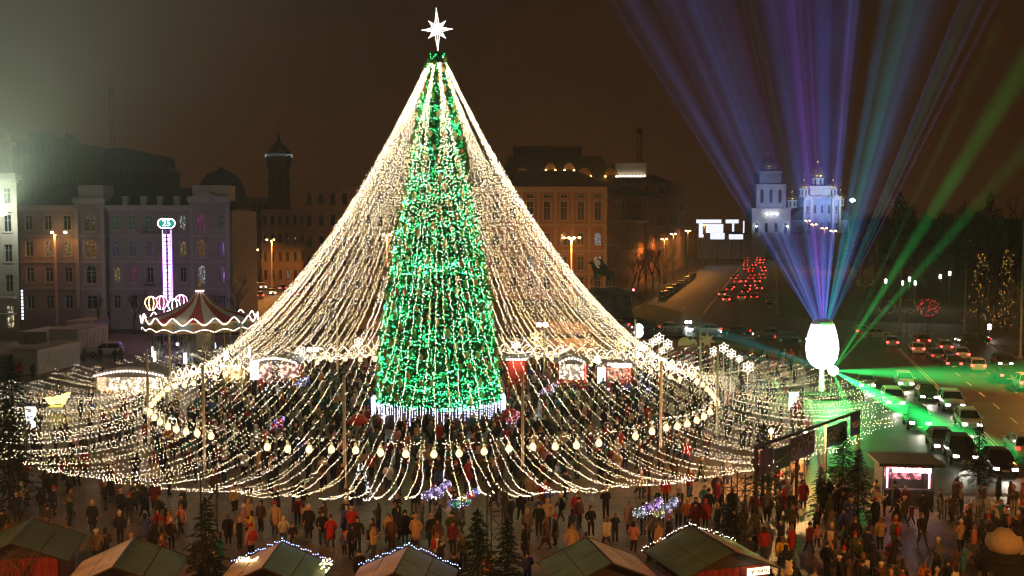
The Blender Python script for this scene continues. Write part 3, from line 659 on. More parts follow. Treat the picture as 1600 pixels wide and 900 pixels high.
for x, y, z, r in ((-13.6, 8, 25.5, 3.1), (-8.6, 4, 31.5, 2.9), (-5.2, 13, 32, 3.0), (7.0, 5, 31.5, 2.8), (12.2, 9, 26.5, 2.6)): dome(B, (x, y, z), r, 4.6, 4.2, 14)
lamp('cathedral_flood', 'SPOT', (-22, -40, 26), 42000, (.6, .76, 1), B, .6, (B.location.x - 3, 545, 40), 62, .8)
lamp('cathedral_flood', 'SPOT', (26, -40, 26), 42000, (.75, .84, 1), B, .6, (B.location.x + 3, 545, 40), 62, .8)
f = P(1332, 313, 525)
fl = thing('floodlight', 'dazzling white floodlight mounted at the right of the cathedral', 'floodlight', (f.x, 525, 0))
mb = MB(); mb.tube([(0, 0, 0), (0, 0, f.z - .6)], .2, 6); mb.build('mast', mat('iron', (.03, .03, .03)), fl)
mb = MB(); mb.lathe([(.2, -.9), (.9, -.5), (1.25, 0), (.9, .5), (.2, .9)], 12, (0, 0, f.z)); mb.build('lens', glow('white_flood', (.85, .98, 1), 60), fl, True)
# glowing installation left of the gate
a = P(1088, 374, 430); B = thing('light_installation', 'white glowing sign of blocks and letters left of the monastery gate', 'illuminated sign', (a.x, 430, 0)); s5 = 430 / 1600
PANG = glow('installation_white', (.86, .88, 1), 1.1)
for (x0, y0, x1, y1) in ((1088, 343, 1127, 349), (1092, 349, 1098, 366), (1103, 350, 1130, 364), (1110, 364, 1132, 374), (1134, 343, 1154, 349), (1144, 349, 1147, 362), (1161, 345, 1163, 364), (1139, 366, 1161, 374), (1092, 366, 1100, 371)):
    p = P(x0, y1, 430); q = P(x1, y0, 430)
    mb = MB(); mb.box(((p.x + q.x) / 2 - a.x, 0, (p.z + q.z) / 2), (q.x - p.x, .5, q.z - p.z - .04)); mb.build('light_panel', PANG, B)
for x in (2, 9, 15, 19): part_box(B, 'post', (x, .6, 6.5), (.25, .25, 13), mat('iron', (.03, .03, .03)))
# ================================================================ roads, markings, kerbs
def strip(name, p0, d, L, w, z, m, nrm=None):
    n = Vector((d.y, -d.x, 0)) * (w / 2); a = Vector(p0); b = a + d * L
    return sheet(name, [a - n, a + n, b + n, b - n], z, m)
# avenue to the monastery
AC = Vector((36.4, 194, 0))                       # a point of its centre line
strip('avenue', AC - SD * 14, SD, 300, 27, .02, ASPH)
# cross street in front of the statue, bending off to the left
XD = Vector((-.80, .60, 0))
sheet('cross_street', [(-170, 172), (-60, 172), (20, 156), (60, 146), (140, 125), (150, 150), (66, 176), (40, 190), (-36, 186), (-80, 330), (-112, 330), (-70, 186), (-170, 186)], .016, ASPH)
RC = Vector((50, 128, 0))                         # street along the right of the square
strip('side_road', RC - SD * 62, SD, 102, 26, .02, ASPH); sheet('side_road', [(26, 64), (75, 61), (75, 90), (40, 90)], .0165, ASPH)
PAINT = mat('road_paint', (.62, .58, .50), .6, .3, 2)
for k in range(2): strip('lane_marking', RC - SD * 58 + SN * (-.15 + .3 * k), SD, 70, .14, .026, PAINT)
for off, st in ((3.6, 0), (7.2, 3)):
    for k in range(15):
        strip('lane_marking', RC + SD * (-56 + st + k * 7) + SN * off, SD, 3, .15, .026, PAINT)
strip('lane_marking', AC, SD, 260, .3, .026, PAINT)
for k in range(20): strip('lane_marking', AC + SD * (k * 10) - SN * 4.5, SD, 4, .18, .026, PAINT)
KERB = mat('granite_kerb', (.28, .25, .22), .7, .2, 2)
def kerb(p0, d, L, w=.35):
    mb = MB(); c = Vector(p0) + d * (L / 2); mb.box((c.x, c.y, .07), (w, L, .14), -math.atan2(d.x, d.y)); return tag(mb.build('kerb', KERB), kind='structure')
kerb(RC - SD * 62 - SN * 13.2, SD, 67); kerb(AC - SN * 13.7, SD, 240); kerb(AC + SN * 13.7, SD, 240); kerb(RC - SD * 60 + SN * 13.2, SD, 95)
sheet('lawn', [(14, 172), (27, 168), (33, 196), (30, 215), (2, 214), (-4, 192)], .03, mat('winter_grass', (.05, .07, .025), .95, .4, 1.5))

# ================================================================ street lamps
DPOLE = mat('dark_lamp_pole', (.03, .028, .025), .6)
LPOLE = mat('lamp_pole', (.35, .30, .25), .5, .15, 2)
def street_lamp(label, loc, h, heads, power, col, hot, r=.16, fr=.24, pm=None, globe=False):
    pm = pm or LPOLE
    L = thing('street_lamp', label, 'street lamp', loc, 0, None)
    mb = MB(); mb.lathe([(r * 2.2, 0), (r * 2, .8), (r * 1.1, .95), (r * .75, h), (.03, h + .15)], 10); mb.build('pole', pm, L, True)
    for i, (dx, dy) in enumerate(heads):
        mb = MB(); mb.tube([(0, 0, h - .5), (dx * .6, dy * .6, h + .1), (dx, dy, h + .12)], .05, 5); a = mb.build('arm', pm, L)
        mb = MB(); mb.lathe([(fr * .3, -.16), (fr, -.08), (fr * 1.1, .1), (fr * .5, .2)], 10, (dx, dy, h + .05)); mb.build('lantern', hot, a, True)
    if globe: lamp('street_lamp_light', 'POINT', (0, -.4, h - .4), power, col, L, .3)
    else: lamp('street_lamp_light', 'SPOT', (0, -.4, h - .25), power, col, L, .3, (loc[0], loc[1] - 1.2, 0), 176, .3)
    return L
HOTS = glow('sodium_lantern', (1, .60, .22), 20); HOTW = glow('white_lantern', (.95, .97, 1), 40)
def at_ground(px, Y): p = P(px, 350, Y); return (p.x, Y, 0)
street_lamp('tall lamp with two orange heads by the container cabins', at_ground(85, 163), 15.6, ((-.4, 0), (1.7, 0)), 520, SODIUM, HOTS, .24)
street_lamp('four-headed orange lamp before the terracotta house', at_ground(893, 204), 14.2, ((-1.5, 0), (-.5, 0), (.5, 0), (1.6, 0)), 13000, SODIUM, HOTS, globe=True)
street_lamp('orange lamp seen through the light strings left of the tree', at_ground(604, 205), 14.8, ((-.6, 0), (.6, 0)), 5000, SODIUM, HOTS)
street_lamp('farthest orange lamp of the side street by the mauve house', at_ground(376, 260), 14.5, ((-1, 0), (.6, 0)), 3600, SODIUM, HOTS)
street_lamp('nearest orange lamp of the side street above the red tail lights', at_ground(391, 235), 11.0, ((.5, 0), (1.6, 0)), 3600, SODIUM, HOTS)
street_lamp('orange lamp of the side street by the brown house corner', at_ground(424, 262), 12.9, ((-1.2, 0), (.6, 0)), 5000, SODIUM, HOTS)
for i, (px, py, Y) in enumerate(((1038, 374, 290), (1052, 366, 312), (1075, 361, 345), (1100, 352, 385))):
    p = P(px, py, Y); street_lamp('orange lamp on the left of the avenue, %s from the statue' % ('nearest', 'second', 'third', 'fourth')[i], (p.x, Y, 0), p.z, ((-.6, 0), (.6, 0)), 5000, SODIUM, HOTS, .12, .34, DPOLE)
for i, (px, py, Y) in enumerate(((1262, 345, 420), (1272, 351, 400), (1288, 357, 380), (1302, 361, 365))):
    p = P(px, py, Y); street_lamp('orange lamp below the cathedral, %s of the four' % ('leftmost', 'second', 'third', 'rightmost')[i], (p.x, Y, 0), p.z, ((-.8, 0), (.8, 0)), 2600, SODIUM, HOTS, .1, .42, DPOLE)
# unseen street lamps added out of view for orange light on square and road
street_lamp('unseen added orange street lamp at the near left corner of the square', (-30, 27, .012), 14.0, ((-.5, 0), (.9, 0)), 25000, SODIUM, HOTS)
street_lamp('unseen added orange street lamp at the near right corner of the square', (27, 24, .012), 14.0, ((-.9, 0), (.5, 0)), 24000, SODIUM, HOTS)
street_lamp('unseen added orange street lamp on the far pavement of the right-hand road', (59.6, 104, .012), 13, ((-1.6, 0), (.4, 0)), 18000, SODIUM, HOTS)
# floodlight masts on the square
def flood_mast(label, px, py, Y, pw):
    p = P(px, py, Y); L = thing('floodlight_mast', label, 'floodlight', (p.x, Y, 0))
    mb = MB()
    for x, y in ((-.2, -.2), (.2, -.2), (.2, .2), (-.2, .2)): mb.tube([(x, y, 0), (x, y, p.z - .2)], .025, 4)
    for k in range(int(p.z / .5)): mb.tube([(-.2 if k % 2 else .2, -.2, k * .5), (.2 if k % 2 else -.2, -.2, k * .5 + .5)], .015, 3)
    mb.build('truss', mat('alu_truss', (.5, .5, .5), .35, .1, 2, .7), L)
    for x in (-.32, .32):
        mb = MB(); mb.box((x, -.15, p.z), (.5, .3, .42)); f = mb.build('housing', mat('iron', (.03, .03, .03)), L)
        mb = MB(); mb.box((x, -.33, p.z), (.42, .05, .34)); mb.build('lens', HOTW, f)
    lamp('floodlight_light', 'SPOT', (0, -.5, p.z), pw, (.9, .95, 1), L, .25, (p.x - 1, Y - 14, 0), 130, .6)
flood_mast('white floodlight on a truss mast right of the tree', 847, 507, 104, 700)
flood_mast('white floodlight shining through the strings left of the tree', 489, 545, 108, 600)
flood_mast('pair of white floodlights beside the dark road past the stars', 1075, 503, 168, 260)
# tall plain poles at the right
for i, (px, yb, yt) in enumerate(((1406, 522, 418), (1507, 520, 418), (1594, 560, 300), (1552, 512, 478), (1027, 510, 484))):
    b = G(px, yb); h = P(px, yt, b.y).z
    o = thing('mast', ['thin grey mast beside the green beam', 'thick grey mast in front of the lit trees', 'tall grey mast at the right edge', 'short post before the lit trees', 'thin post on the lawn by the statue'][i], 'mast', b)
    mb = MB(); mb.lathe([(.3, 0), (.3, .3), (.17, .4), (.11, h), (.02, h + .05)], 8); mb.build('pole', mat('grey_mast', (.33, .34, .33), .5, .1), o, True)
    mb = MB(); mb.box((0, 0, .04), (.8, .8, .08)); mb.build('base', KERB, o)
for i, (px, py) in enumerate(((1384, 440), (1410, 443), (1421, 437), (1430, 443), (1469, 433), (1484, 428), (1546, 512))):
    Y = 205 if i < 6 else 150; p = P(px, py, Y)
    o = thing('park_lamp', 'small white park lamp at the right, %s from the egg' % ('nearest', 'second', 'third', 'fourth', 'fifth', 'sixth', 'farthest')[i], 'lamp', (p.x, Y, 0))
    mb = MB(); mb.tube([(0, 0, 0), (0, 0, p.z - .3)], .06, 6); mb.build('pole', mat('iron', (.03, .03, .03)), o)
    mb = MB(); mb.lathe([(.1, -.3), (.24, -.25), (.2, .35), (.3, .4), (.05, .55)], 8, (0, 0, p.z)); mb.build('lantern', glow('park_lantern', (.95, 1, .95), 9), o)
    lamp('park_light', 'POINT', (0, -.5, p.z), 110, (1, .85, .6), o, .2)

# ================================================================ cars
RUB = mat('tyre_rubber', (.02, .02, .02), .9); RIM = mat('alloy_rim', (.4, .4, .42), .35, .1, 2, .8)
CGL = mat('car_glass', (.02, .022, .025), .06, .1, 1, 0, .7)
HEAD = glow('headlamp', (1, .93, .8), 16); TAIL = glow('tail_lamp', (1, .02, .02), 5); BRAKE = glow('brake_lamp', (1, .035, .03), 12)
HOFF = mat('lamp_glass', (.5, .5, .52), .15); TOFF = mat('red_lens', (.35, .02, .02), .25)
PLATE = mat('number_plate', (.7, .7, .66), .5)
def car_meshes(kind):
    st = {'sedan': [(-2.2, .38, .72, .72), (-2.1, .26, .92, .82), (-1.3, .22, .95, .89), (0, .2, .95, .9), (.9, .22, .93, .9), (1.7, .24, .86, .87), (2.12, .28, .74, .78), (2.24, .4, .6, .66)],
          'hatch': [(-1.95, .4, .82, .74), (-1.88, .28, .96, .82), (-1.2, .22, .98, .86), (0, .2, .97, .87), (.8, .22, .95, .87), (1.5, .24, .88, .84), (1.92, .28, .76, .76), (2.02, .4, .6, .64)],
          'suv': [(-2.2, .5, .95, .8), (-2.12, .36, 1.1, .88), (-1.3, .3, 1.12, .93), (0, .3, 1.12, .94), (.9, .3, 1.1, .94), (1.7, .32, 1.04, .9), (2.1, .36, .92, .82), (2.22, .5, .74, .7)]}[kind]
    mb = MB(); vs = []
    for x, zb, zs, w in st:
        zm = zb + (zs - zb) * .55
        vs += [(x, -w * .86, zb), (x, -w, zm), (x, -w * .96, zs - .04), (x, -w * .7, zs + .03), (x, 0, zs + .06), (x, w * .7, zs + .03), (x, w * .96, zs - .04), (x, w, zm), (x, w * .86, zb)]
    n = 9; fs = []
    for i in range(len(st) - 1):
        for j in range(n): fs.append((i * n + j, i * n + (j + 1) % n, (i + 1) * n + (j + 1) % n, (i + 1) * n + j))
    fs += [tuple(range(n - 1, -1, -1)), tuple((len(st) - 1) * n + j for j in range(n))]
    mb.add(vs, [f[::-1] for f in fs]); body = mb
    c = {'sedan': (-1.75, -1.05, .25, 1.0, .93, 1.43, .84, .63), 'hatch': (-1.9, -1.55, .25, 1.05, .97, 1.5, .82, .64), 'suv': (-2.1, -1.75, .2, .95, 1.12, 1.7, .9, .72)}[kind]
    xr0, xr1, xf1, xf0, z0, z1, w0, w1 = c
    gb = MB(); gb.add([(xr0, -w0, z0), (xf0, -w0, z0), (xf0, w0, z0), (xr0, w0, z0), (xr1, -w1, z1 - .02), (xf1, -w1, z1 - .02), (xf1, w1, z1 - .02), (xr1, w1, z1 - .02)], [(0, 1, 5, 4), (1, 2, 6, 5), (2, 3, 7, 6), (3, 0, 4, 7), (4, 5, 6, 7)])
    rb = MB(); rb.add([(xr1 - .05, -w1 - .02, z1 - .02), (xf1 + .08, -w1 - .02, z1 - .03), (xf1 + .08, w1 + .02, z1 - .03), (xr1 - .05, w1 + .02, z1 - .02), (xr1 + .08, -w1 + .1, z1 + .05), (xf1 - .12, -w1 + .1, z1 + .05), (xf1 - .12, w1 - .1, z1 + .05), (xr1 + .08, w1 - .1, z1 + .05)], [(0, 1, 5, 4), (1, 2, 6, 5), (2, 3, 7, 6), (3, 0, 4, 7), (4, 5, 6, 7)])
    for s_ in (-1, 1):
        for xa, xb in ((xr0, xr1), (xf0, xf1), (-.35, -.38)): rb.tube([(xa, s_ * w0, z0 - .03), (xb, s_ * w1, z1)], .045, 4)
        body.box((xf0 - .12, s_ * (w0 + .14), z0 + .06), (.14, .2, .12))
    wb = MB(); wb.lathe([(.2, -.11), (.31, -.11), (.33, -.06), (.33, .06), (.31, .11), (.2, .11)], 14)
    rm = MB(); rm.lathe([(.03, .12), (.2, .112), (.21, .09)], 10)
    rot = Matrix.Rotation(PI / 2, 4, 'X')
    wm = wb.mesh('tyre', RUB, True); wm.transform(rot); rmm = rm.mesh('rim', RIM); rmm.transform(rot)
    return dict(kind=kind, st=st, body=body, glass=gb.mesh('windows', CGL), roof=rb, tyre=wm, rim=rmm)
CM = {k: car_meshes(k) for k in ('sedan', 'hatch', 'suv')}
CPAINT = {'white': (.7, .7, .68), 'silver': (.45, .45, .46), 'black': (.02, .02, .022), 'grey': (.13, .13, .14), 'dark blue': (.03, .04, .09), 'red': (.35, .03, .02), 'beige': (.5, .42, .3), 'yellow': (.7, .45, .05)}
_CB = {}; _CL = {}
def small(name, key, fn, m):
    k = (name, key, m.name)
    if k not in _CL: mb = MB(); fn(mb); _CL[k] = mb.mesh(name, m)
    return _CL[k]
def car(label, loc, ang, kind='sedan', col='white', head=True, tail=True, brake=False, group=None, far=False):
    c = CM[kind]; m = mat('paint_' + col.replace(' ', '_'), CPAINT[col], .28, .06, 1, .1, .5)
    if (kind, col) not in _CB: _CB[(kind, col)] = (c['body'].mesh('body', m, False), c['roof'].mesh('roof', m))
    bo, ro = _CB[(kind, col)]
    o = thing('car', label, 'car', loc, ang, group)
    link('body', bo, o); link('windows', c['glass'], o); link('roof', ro, o)
    st = c['st']; xf = st[-2][0]; xr = st[1][0]; zf = st[-2][2] - .17; zr = st[1][2] - .16; wf = st[-2][3]; wr = st[1][3]
    for s_ in (-1, 1):
        link('headlight', small('headlight', (kind, s_), lambda b: b.box((xf + .06, s_ * (wf - .2), zf), (.14, .36, .17)), HEAD if head else HOFF), o)
        link('taillight', small('taillight', (kind, s_), lambda b: b.box((xr - .05, s_ * (wr - .16), zr), (.13, .3, .2)), (BRAKE if brake else TAIL) if tail else TOFF), o)
    link('number_plate', small('number_plate', kind, lambda b: (b.box((xr - .1, 0, .6), (.03, .5, .12)), b.box((st[-1][0] + .02, 0, .45), (.03, .5, .12))), PLATE), o)
    if head and loc[1] < 112 and abs(ang - A0 - PI) < .2:
        p2 = Vector(loc) + Vector((math.cos(ang), math.sin(ang), 0)) * 9
        lamp('headlight_beam', 'SPOT', (2.4, 0, .66), 120, (1, .9, .74), o, .12, None, 70, .7).rotation_euler = (R(80), 0, R(-90))
    if not far:
        for x in (-1.3, 1.32):
            for s_ in (-1, 1):
                w = link('wheel', c['tyre'], o, (x, s_ * (st[3][3] - .1), .33), 0 if s_ < 0 else PI); link('rim', c['rim'], w)
    return o
A0 = math.atan2(SD.y, SD.x)
cr_ = random.Random(77)
# right-hand road: traffic away (tails) and towards (headlamps). (px, py of the wheels' ground point, kind, colour, facing away?, label)
nearcars = [
 (1412, 604, 'hatch', 'white', 0, 'white hatchback with headlamps on, first behind the egg'), (1395, 636, 'suv', 'beige', 0, 'beige car with one bright headlamp nearest the green beam'),
 (1447, 624, 'sedan', 'black', 0, 'black saloon with headlamps on between two pale cars'), (1486, 640, 'suv', 'silver', 0, 'silver car with very bright headlamps in the jam'),
 (1512, 668, 'hatch', 'white', 0, 'white hatchback nearest the double line'), (1352, 606, 'sedan', 'grey', 0, 'dark car just right of the green laser source'),
 (1432, 668, 'suv', 'black', 0, 'black off-roader beside the beige car'), (1470, 700, 'sedan', 'grey', 0, 'dim grey saloon behind the stall roof'),
 (1560, 735, 'sedan', 'black', 0, 'large dark car near the lower right edge'), (1500, 720, 'suv', 'black', 0, 'dark off-roader with one lamp lit, lower right'),
 (1345, 523, 'sedan', 'white', 1, 'white saloon with red lamps right of the egg top'), (1392, 541, 'sedan', 'silver', 1, 'silver saloon with a bright brake lamp under the grey mast'),
 (1432, 552, 'hatch', 'white', 1, 'white hatchback braking in the middle of the jam'), (1462, 562, 'sedan', 'grey', 1, 'grey saloon left of the white braking car'),
 (1486, 577, 'suv', 'dark blue', 1, 'dark blue car with red lamps in the far lane'), (1500, 560, 'sedan', 'white', 1, 'white saloon with red lamps farther down the lane'),
 (1524, 579, 'hatch', 'white', 1, 'white hatchback with two red lamps by the dashed line'), (1565, 572, 'sedan', 'black', 0, 'black car facing the square with yellow lamps'),
 (1440, 540, 'suv', 'red', 1, 'red car among the braking traffic'), (1475, 548, 'sedan', 'silver', 1, 'silver saloon in the second braking row'),
 (1570, 596, 'suv', 'black', 1, 'black car at the right edge by the dashed line'), (1600, 608, 'suv', 'white', 1, 'white car cut by the right edge of the picture'),
 (1596, 712, 'suv', 'white', 1, 'pale car at the right edge with a bright lamp')]
for px, py, kd, col, away, lab in nearcars:
    p = G(px, py); car(lab, (p.x, p.y, .026), A0 if away else A0 + PI, kd, col, head=not away, tail=bool(away), brake=bool(away) and cr_.random() < .7, group='cars on the road right of the square')
car('dark green car parked sideways before the lit trees', tuple(G(1520, 537).xy) + (.026,), R(178), 'sedan', 'black', True, True, group='cars on the road right of the square')
car('grey car parked sideways near the grey mast', tuple(G(1368, 528).xy) + (.026,), R(8), 'sedan', 'silver', False, False, group='cars on the road right of the square')
# avenue: parked on the left, red jam on the right
cols = list(CPAINT)
ORD = 'first second third fourth fifth sixth seventh eighth ninth tenth eleventh twelfth thirteenth fourteenth fifteenth sixteenth seventeenth last'.split()
for k in range(15):
    cc = cr_.choice(('black', 'grey', 'silver', 'black', 'dark blue', 'white'))
    p = AC - SN * 11.6 + SD * (38 + k * 6.6)
    car('%s parked car on the left kerb of the avenue, %s from the statue' % (cc, ORD[k]), (p.x, p.y, .026), A0 + cr_.uniform(-.05, .05), cr_.choice(('sedan', 'suv', 'hatch')), cc, False, False, group='cars parked along the avenue', far=k > 5)
for ln in range(3):
    for k in range(13):
        p = AC + SN * (2.0 + ln * 3.4 + cr_.uniform(-1.1, 1.1)) + SD * (34 + k * 12 + k * k * .9 + cr_.uniform(-5, 5) + ln * 4)
        if cr_.random() < .12: continue
        cc = cr_.choice(('black', 'grey', 'silver', 'white', 'red')); car('%s car with red tail lamps, %s in the %s lane of the avenue' % (cc, ORD[k], ('left', 'middle', 'right')[ln]), (p.x, p.y, .026), A0 + cr_.uniform(-.06, .06), cr_.choice(('sedan', 'suv', 'hatch')), cc, False, True, cr_.random() < .55, group='red-lit queue on the avenue', far=k > 2)
for k in range(5):
    p = AC + SN * 12.2 + SD * (14 + k * 7); car('dark parked car on the right kerb of the avenue, %s' % ORD[k], (p.x, p.y, .026), A0, 'sedan', cr_.choice(('black', 'grey', 'silver')), False, False, group='cars parked at the right kerb of the avenue')
# cars across the cross street and in the side street at the left
for i, (px, py, col, h) in enumerate(((962, 514, 'grey', 1), (1010, 517, 'black', 1), (1050, 518, 'silver', 0), (1105, 521, 'white', 1), (1150, 524, 'black', 1), (1200, 528, 'grey', 1), (1235, 535, 'black', 0))):
    p = G(px, py); car('%s car on the cross street beyond the stars, %s from the statue' % (col, ORD[i]), (p.x, p.y, .026), math.atan2(-.27, .96) + (PI if h else 0), 'sedan', col, True, True, group='cars on the cross street')
for i in range(18):
    t_ = i / 17; px = 372 + 92 * ((i * .37) % 1) * (.4 + .6 * t_) + 6 * t_; py = 420 + 46 * t_
    p = G(px, py); car('car with %s lamps in the left side street, %s from its far end' % ('red' if i % 3 else 'white', ORD[i]), (p.x, p.y, .026), R(112) if i % 3 else R(-68), cr_.choice(('sedan', 'suv', 'hatch')), cr_.choice(('black', 'grey', 'white', 'silver')), i % 3 == 0, i % 3 != 0, cr_.random() < .6, group='jam in the left side street', far=True)
car('white estate car with dark windows beside the container cabins', tuple(G(165, 556).xy) + (.016,), R(188), 'suv', 'white', False, False)
car('dim parked car below the mauve house with one lamp', tuple(G(98, 505).xy) + (.02,), R(5), 'suv', 'grey', False, True)
car('dark parked car with a red lamp near the cream house', tuple(G(52, 506).xy) + (.02,), R(2), 'sedan', 'black', False, True)

# ================================================================ horseman monument
sp = P(941, 350, 186); VERD = mat('bronze_verdigris', (.10, .22, .17), .55, .3, 1.2, .4); ROCK = mat('granite_rock', (.16, .19, .15), .85, .35, .6, bump=.5)
mon = thing('monument_rock', 'dark rough rock pedestal of the horseman statue', 'pedestal', (sp.x + .5, 186, 0))
rr_ = random.Random(8); mb = MB(); prof = [(5.0, 0), (4.7, 1.6), (4.3, 3.0), (3.6, 4.2), (3.2, 5.0), (2.2, 5.5)]; n = 14; vs = []
for r, z in prof:
    for j in range(n): q = 2 * PI * j / n; f = 1 + rr_.uniform(-.12, .12); vs.append((r * f * 1.1 * math.cos(q), r * f * .8 * math.sin(q), z + rr_.uniform(-.2, .2)))
fs = [(i * n + j, i * n + (j + 1) % n, (i + 1) * n + (j + 1) % n, (i + 1) * n + j) for i in range(len(prof) - 1) for j in range(n)] + [tuple((len(prof) - 1) * n + j for j in range(n))]
mb.add(vs, fs); mb.build('rock', ROCK, mon)
def skin(name, nodes, edges, m, sub=1, root=0):
    me = bpy.data.meshes.new(name); me.from_pydata([q[0] for q in nodes], edges, [])
    o = bpy.data.objects.new(name, me); COL.objects.link(o)
    md = o.modifiers.new('s', 'SKIN'); md.use_smooth_shade = True
    for i, q in enumerate(nodes):
        r = q[1]; me.skin_vertices[0].data[i].radius = (r, r) if not isinstance(r, tuple) else r
        me.skin_vertices[0].data[i].use_root = (i == root)
    if sub: ms = o.modifiers.new('u', 'SUBSURF'); ms.levels = sub; ms.render_levels = sub
    dg = bpy.context.evaluated_depsgraph_get(); me2 = bpy.data.meshes.new_from_object(o.evaluated_get(dg)); me2.name = name
    bpy.data.objects.remove(o); bpy.data.meshes.remove(me)
    me2.materials.clear()
    for k in (m if isinstance(m, (list, tuple)) else [m]): me2.materials.append(k)
    return me2
hn = [((0, 0, 3.0), .62), ((1.0, 0, 3.1), .70), ((-1.1, 0, 3.05), .66), ((1.55, 0, 3.9), .42), ((1.9, 0, 4.7), .3), ((2.25, .05, 4.95), .26), ((2.8, .1, 4.55), .16),
      ((1.2, .32, 2.1), .26), ((1.5, .34, 1.2), .15), ((1.3, .34, .2), .12), ((1.2, -.32, 2.1), .26), ((2.0, -.34, 1.7), .16), ((1.9, -.34, .9), .12),
      ((-1.3, .34, 2.0), .32), ((-1.6, .36, 1.2), .16), ((-1.3, .36, .1), .13), ((-1.3, -.34, 2.0), .32), ((-1.0, -.36, 1.1), .16), ((-1.2, -.36, .1), .13),
      ((-1.7, 0, 3.1), .25), ((-2.3, 0, 2.2), .28), ((-2.3, 0, 1.0), .16)]
he = [(0, 1), (0, 2), (1, 3), (3, 4), (4, 5), (5, 6), (1, 7), (7, 8), (8, 9), (1, 10), (10, 11), (11, 12), (2, 13), (13, 14), (14, 15), (2, 16), (16, 17), (17, 18), (2, 19), (19, 20), (20, 21)]
st_ = thing('horseman_statue', 'green bronze statue of a rider on a horse beyond the tent', 'statue', (sp.x, 186, 5.2), R(200))
link('horse', skin('horse', hn, he, VERD, 2), st_)
rn = [((0, 0, 3.75), .36), ((0, 0, 4.5), .42), ((0, 0, 5.0), .36), ((0, 0, 5.3), .14), ((.05, 0, 5.6), .24), ((.05, 0, 5.95), .16),
      ((.1, .55, 4.9), .18), ((.5, .75, 4.4), .14), ((.9, .5, 4.2), .1), ((0, -.55, 4.95), .18), ((-.1, -1.1, 5.2), .14), ((.1, -1.6, 5.6), .1),
      ((.4, .62, 3.3), .24), ((.35, .72, 2.4), .17), ((.6, .72, 2.2), .1), ((.4, -.62, 3.3), .24), ((.35, -.72, 2.4), .17), ((.6, -.72, 2.2), .1), ((-.6, 0, 4.0), .45), ((-1.1, 0, 3.3), .3)]
re_ = [(0, 1), (1, 2), (2, 3), (3, 4), (4, 5), (2, 6), (6, 7), (7, 8), (2, 9), (9, 10), (10, 11), (0, 12), (12, 13), (13, 14), (0, 15), (15, 16), (16, 17), (1, 18), (18, 19)]
link('rider', skin('rider', rn, re_, VERD, 2), st_)
mb = MB(); mb.tube([(.1, -1.65, 5.2), (.15, -1.6, 6.1)], .06, 5); mb.build('mace', VERD, st_)
# traffic signal by the monument
b = G(989, 500); tl = thing('traffic_light', 'traffic light showing red beyond the lawn', 'traffic light', b); h = P(989, 456, b.y).z
mb = MB(); mb.tube([(0, 0, 0), (0, 0, h + .4)], .08, 6); mb.build('pole', mat('iron', (.03, .03, .03)), tl)
mb = MB(); mb.box((0, -.15, h), (.5, .35, 1.3)); hs = mb.build('housing', mat('iron', (.03, .03, .03)), tl)
for k, m in enumerate((glow('signal_red', (1, .05, .08), 30), TOFF, mat('green_lens', (.02, .2, .1), .3))):
    mb = MB(); mb.lathe([(.15, 0), (.19, .05), (.1, .1)], 8); me = mb.mesh('signal', m); me.transform(Matrix.Rotation(PI / 2, 4, 'X')); link('signal', me, hs, (0, -.33, h + .38 - .38 * k))
# ================================================================ carousel
cp = G(311, 580); CX, CY = cp.x, 122.0
S6 = CY / 1600
CX = (311 - 800) * S6
car_ = thing('carousel', 'round carousel with red and white striped canopy left of the tent', 'carousel', (CX, CY, 0))
RED = mat('canopy_red', (.38, .035, .03), .7, .15, 2); CRM = mat('canopy_white', (.55, .52, .42), .7, .12, 2)
Rc = 6.6; ze = 17 - (497 - 350) * S6; za = 17 - (455 - 350) * S6
ng = 20
for k in range(ng):
    a0, a1 = 2 * PI * k / ng + .05, 2 * PI * (k + 1) / ng + .05; mb = MB(); pr = [(.25, za), (1.6, za - 1.35), (3.6, za - 2.35), (Rc, ze)]
    vs = []
    for r, z in pr:
        for a in (a0, (a0 + a1) / 2, a1): rr = r * (1 if a != (a0 + a1) / 2 else .985); vs.append((rr * math.cos(a), rr * math.sin(a), z - (0 if a != (a0 + a1) / 2 else .05)))
    fs = [(i * 3 + j, i * 3 + j + 1, i * 3 + 4 + j, i * 3 + 3 + j) for i in range(3) for j in range(2)]
    mb.add(vs, fs); mb.build('canopy_panel', RED if k % 2 else CRM, car_)
GILT = mat('gilt_panels', (.50, .30, .10), .5, .3, 1.5); WLED = glow('white_led', (1, .94, .86), 2.6)
mb = MB(); mb.lathe([(Rc, ze - 1.25), (Rc, ze - .1), (Rc - .1, ze), (Rc - .4, ze - .1), (Rc - .4, ze - 1.25)], 40); mb.build('rim', GILT, car_)
mb = MB(); mb.lathe([(.3, za - .1), (.45, za + .1), (.4, za + .3), (.12, za + .5), (.25, za + .9), (.1, za + 1.5), (.02, za + 2.3)], 10); mb.build('finial', GILT, car_)
mb = MB(); mb.lathe([(.5, za - .05), (.55, za + .05), (.5, za + .12)], 12); mb.build('crown_light', WLED, car_)
nsc = 18
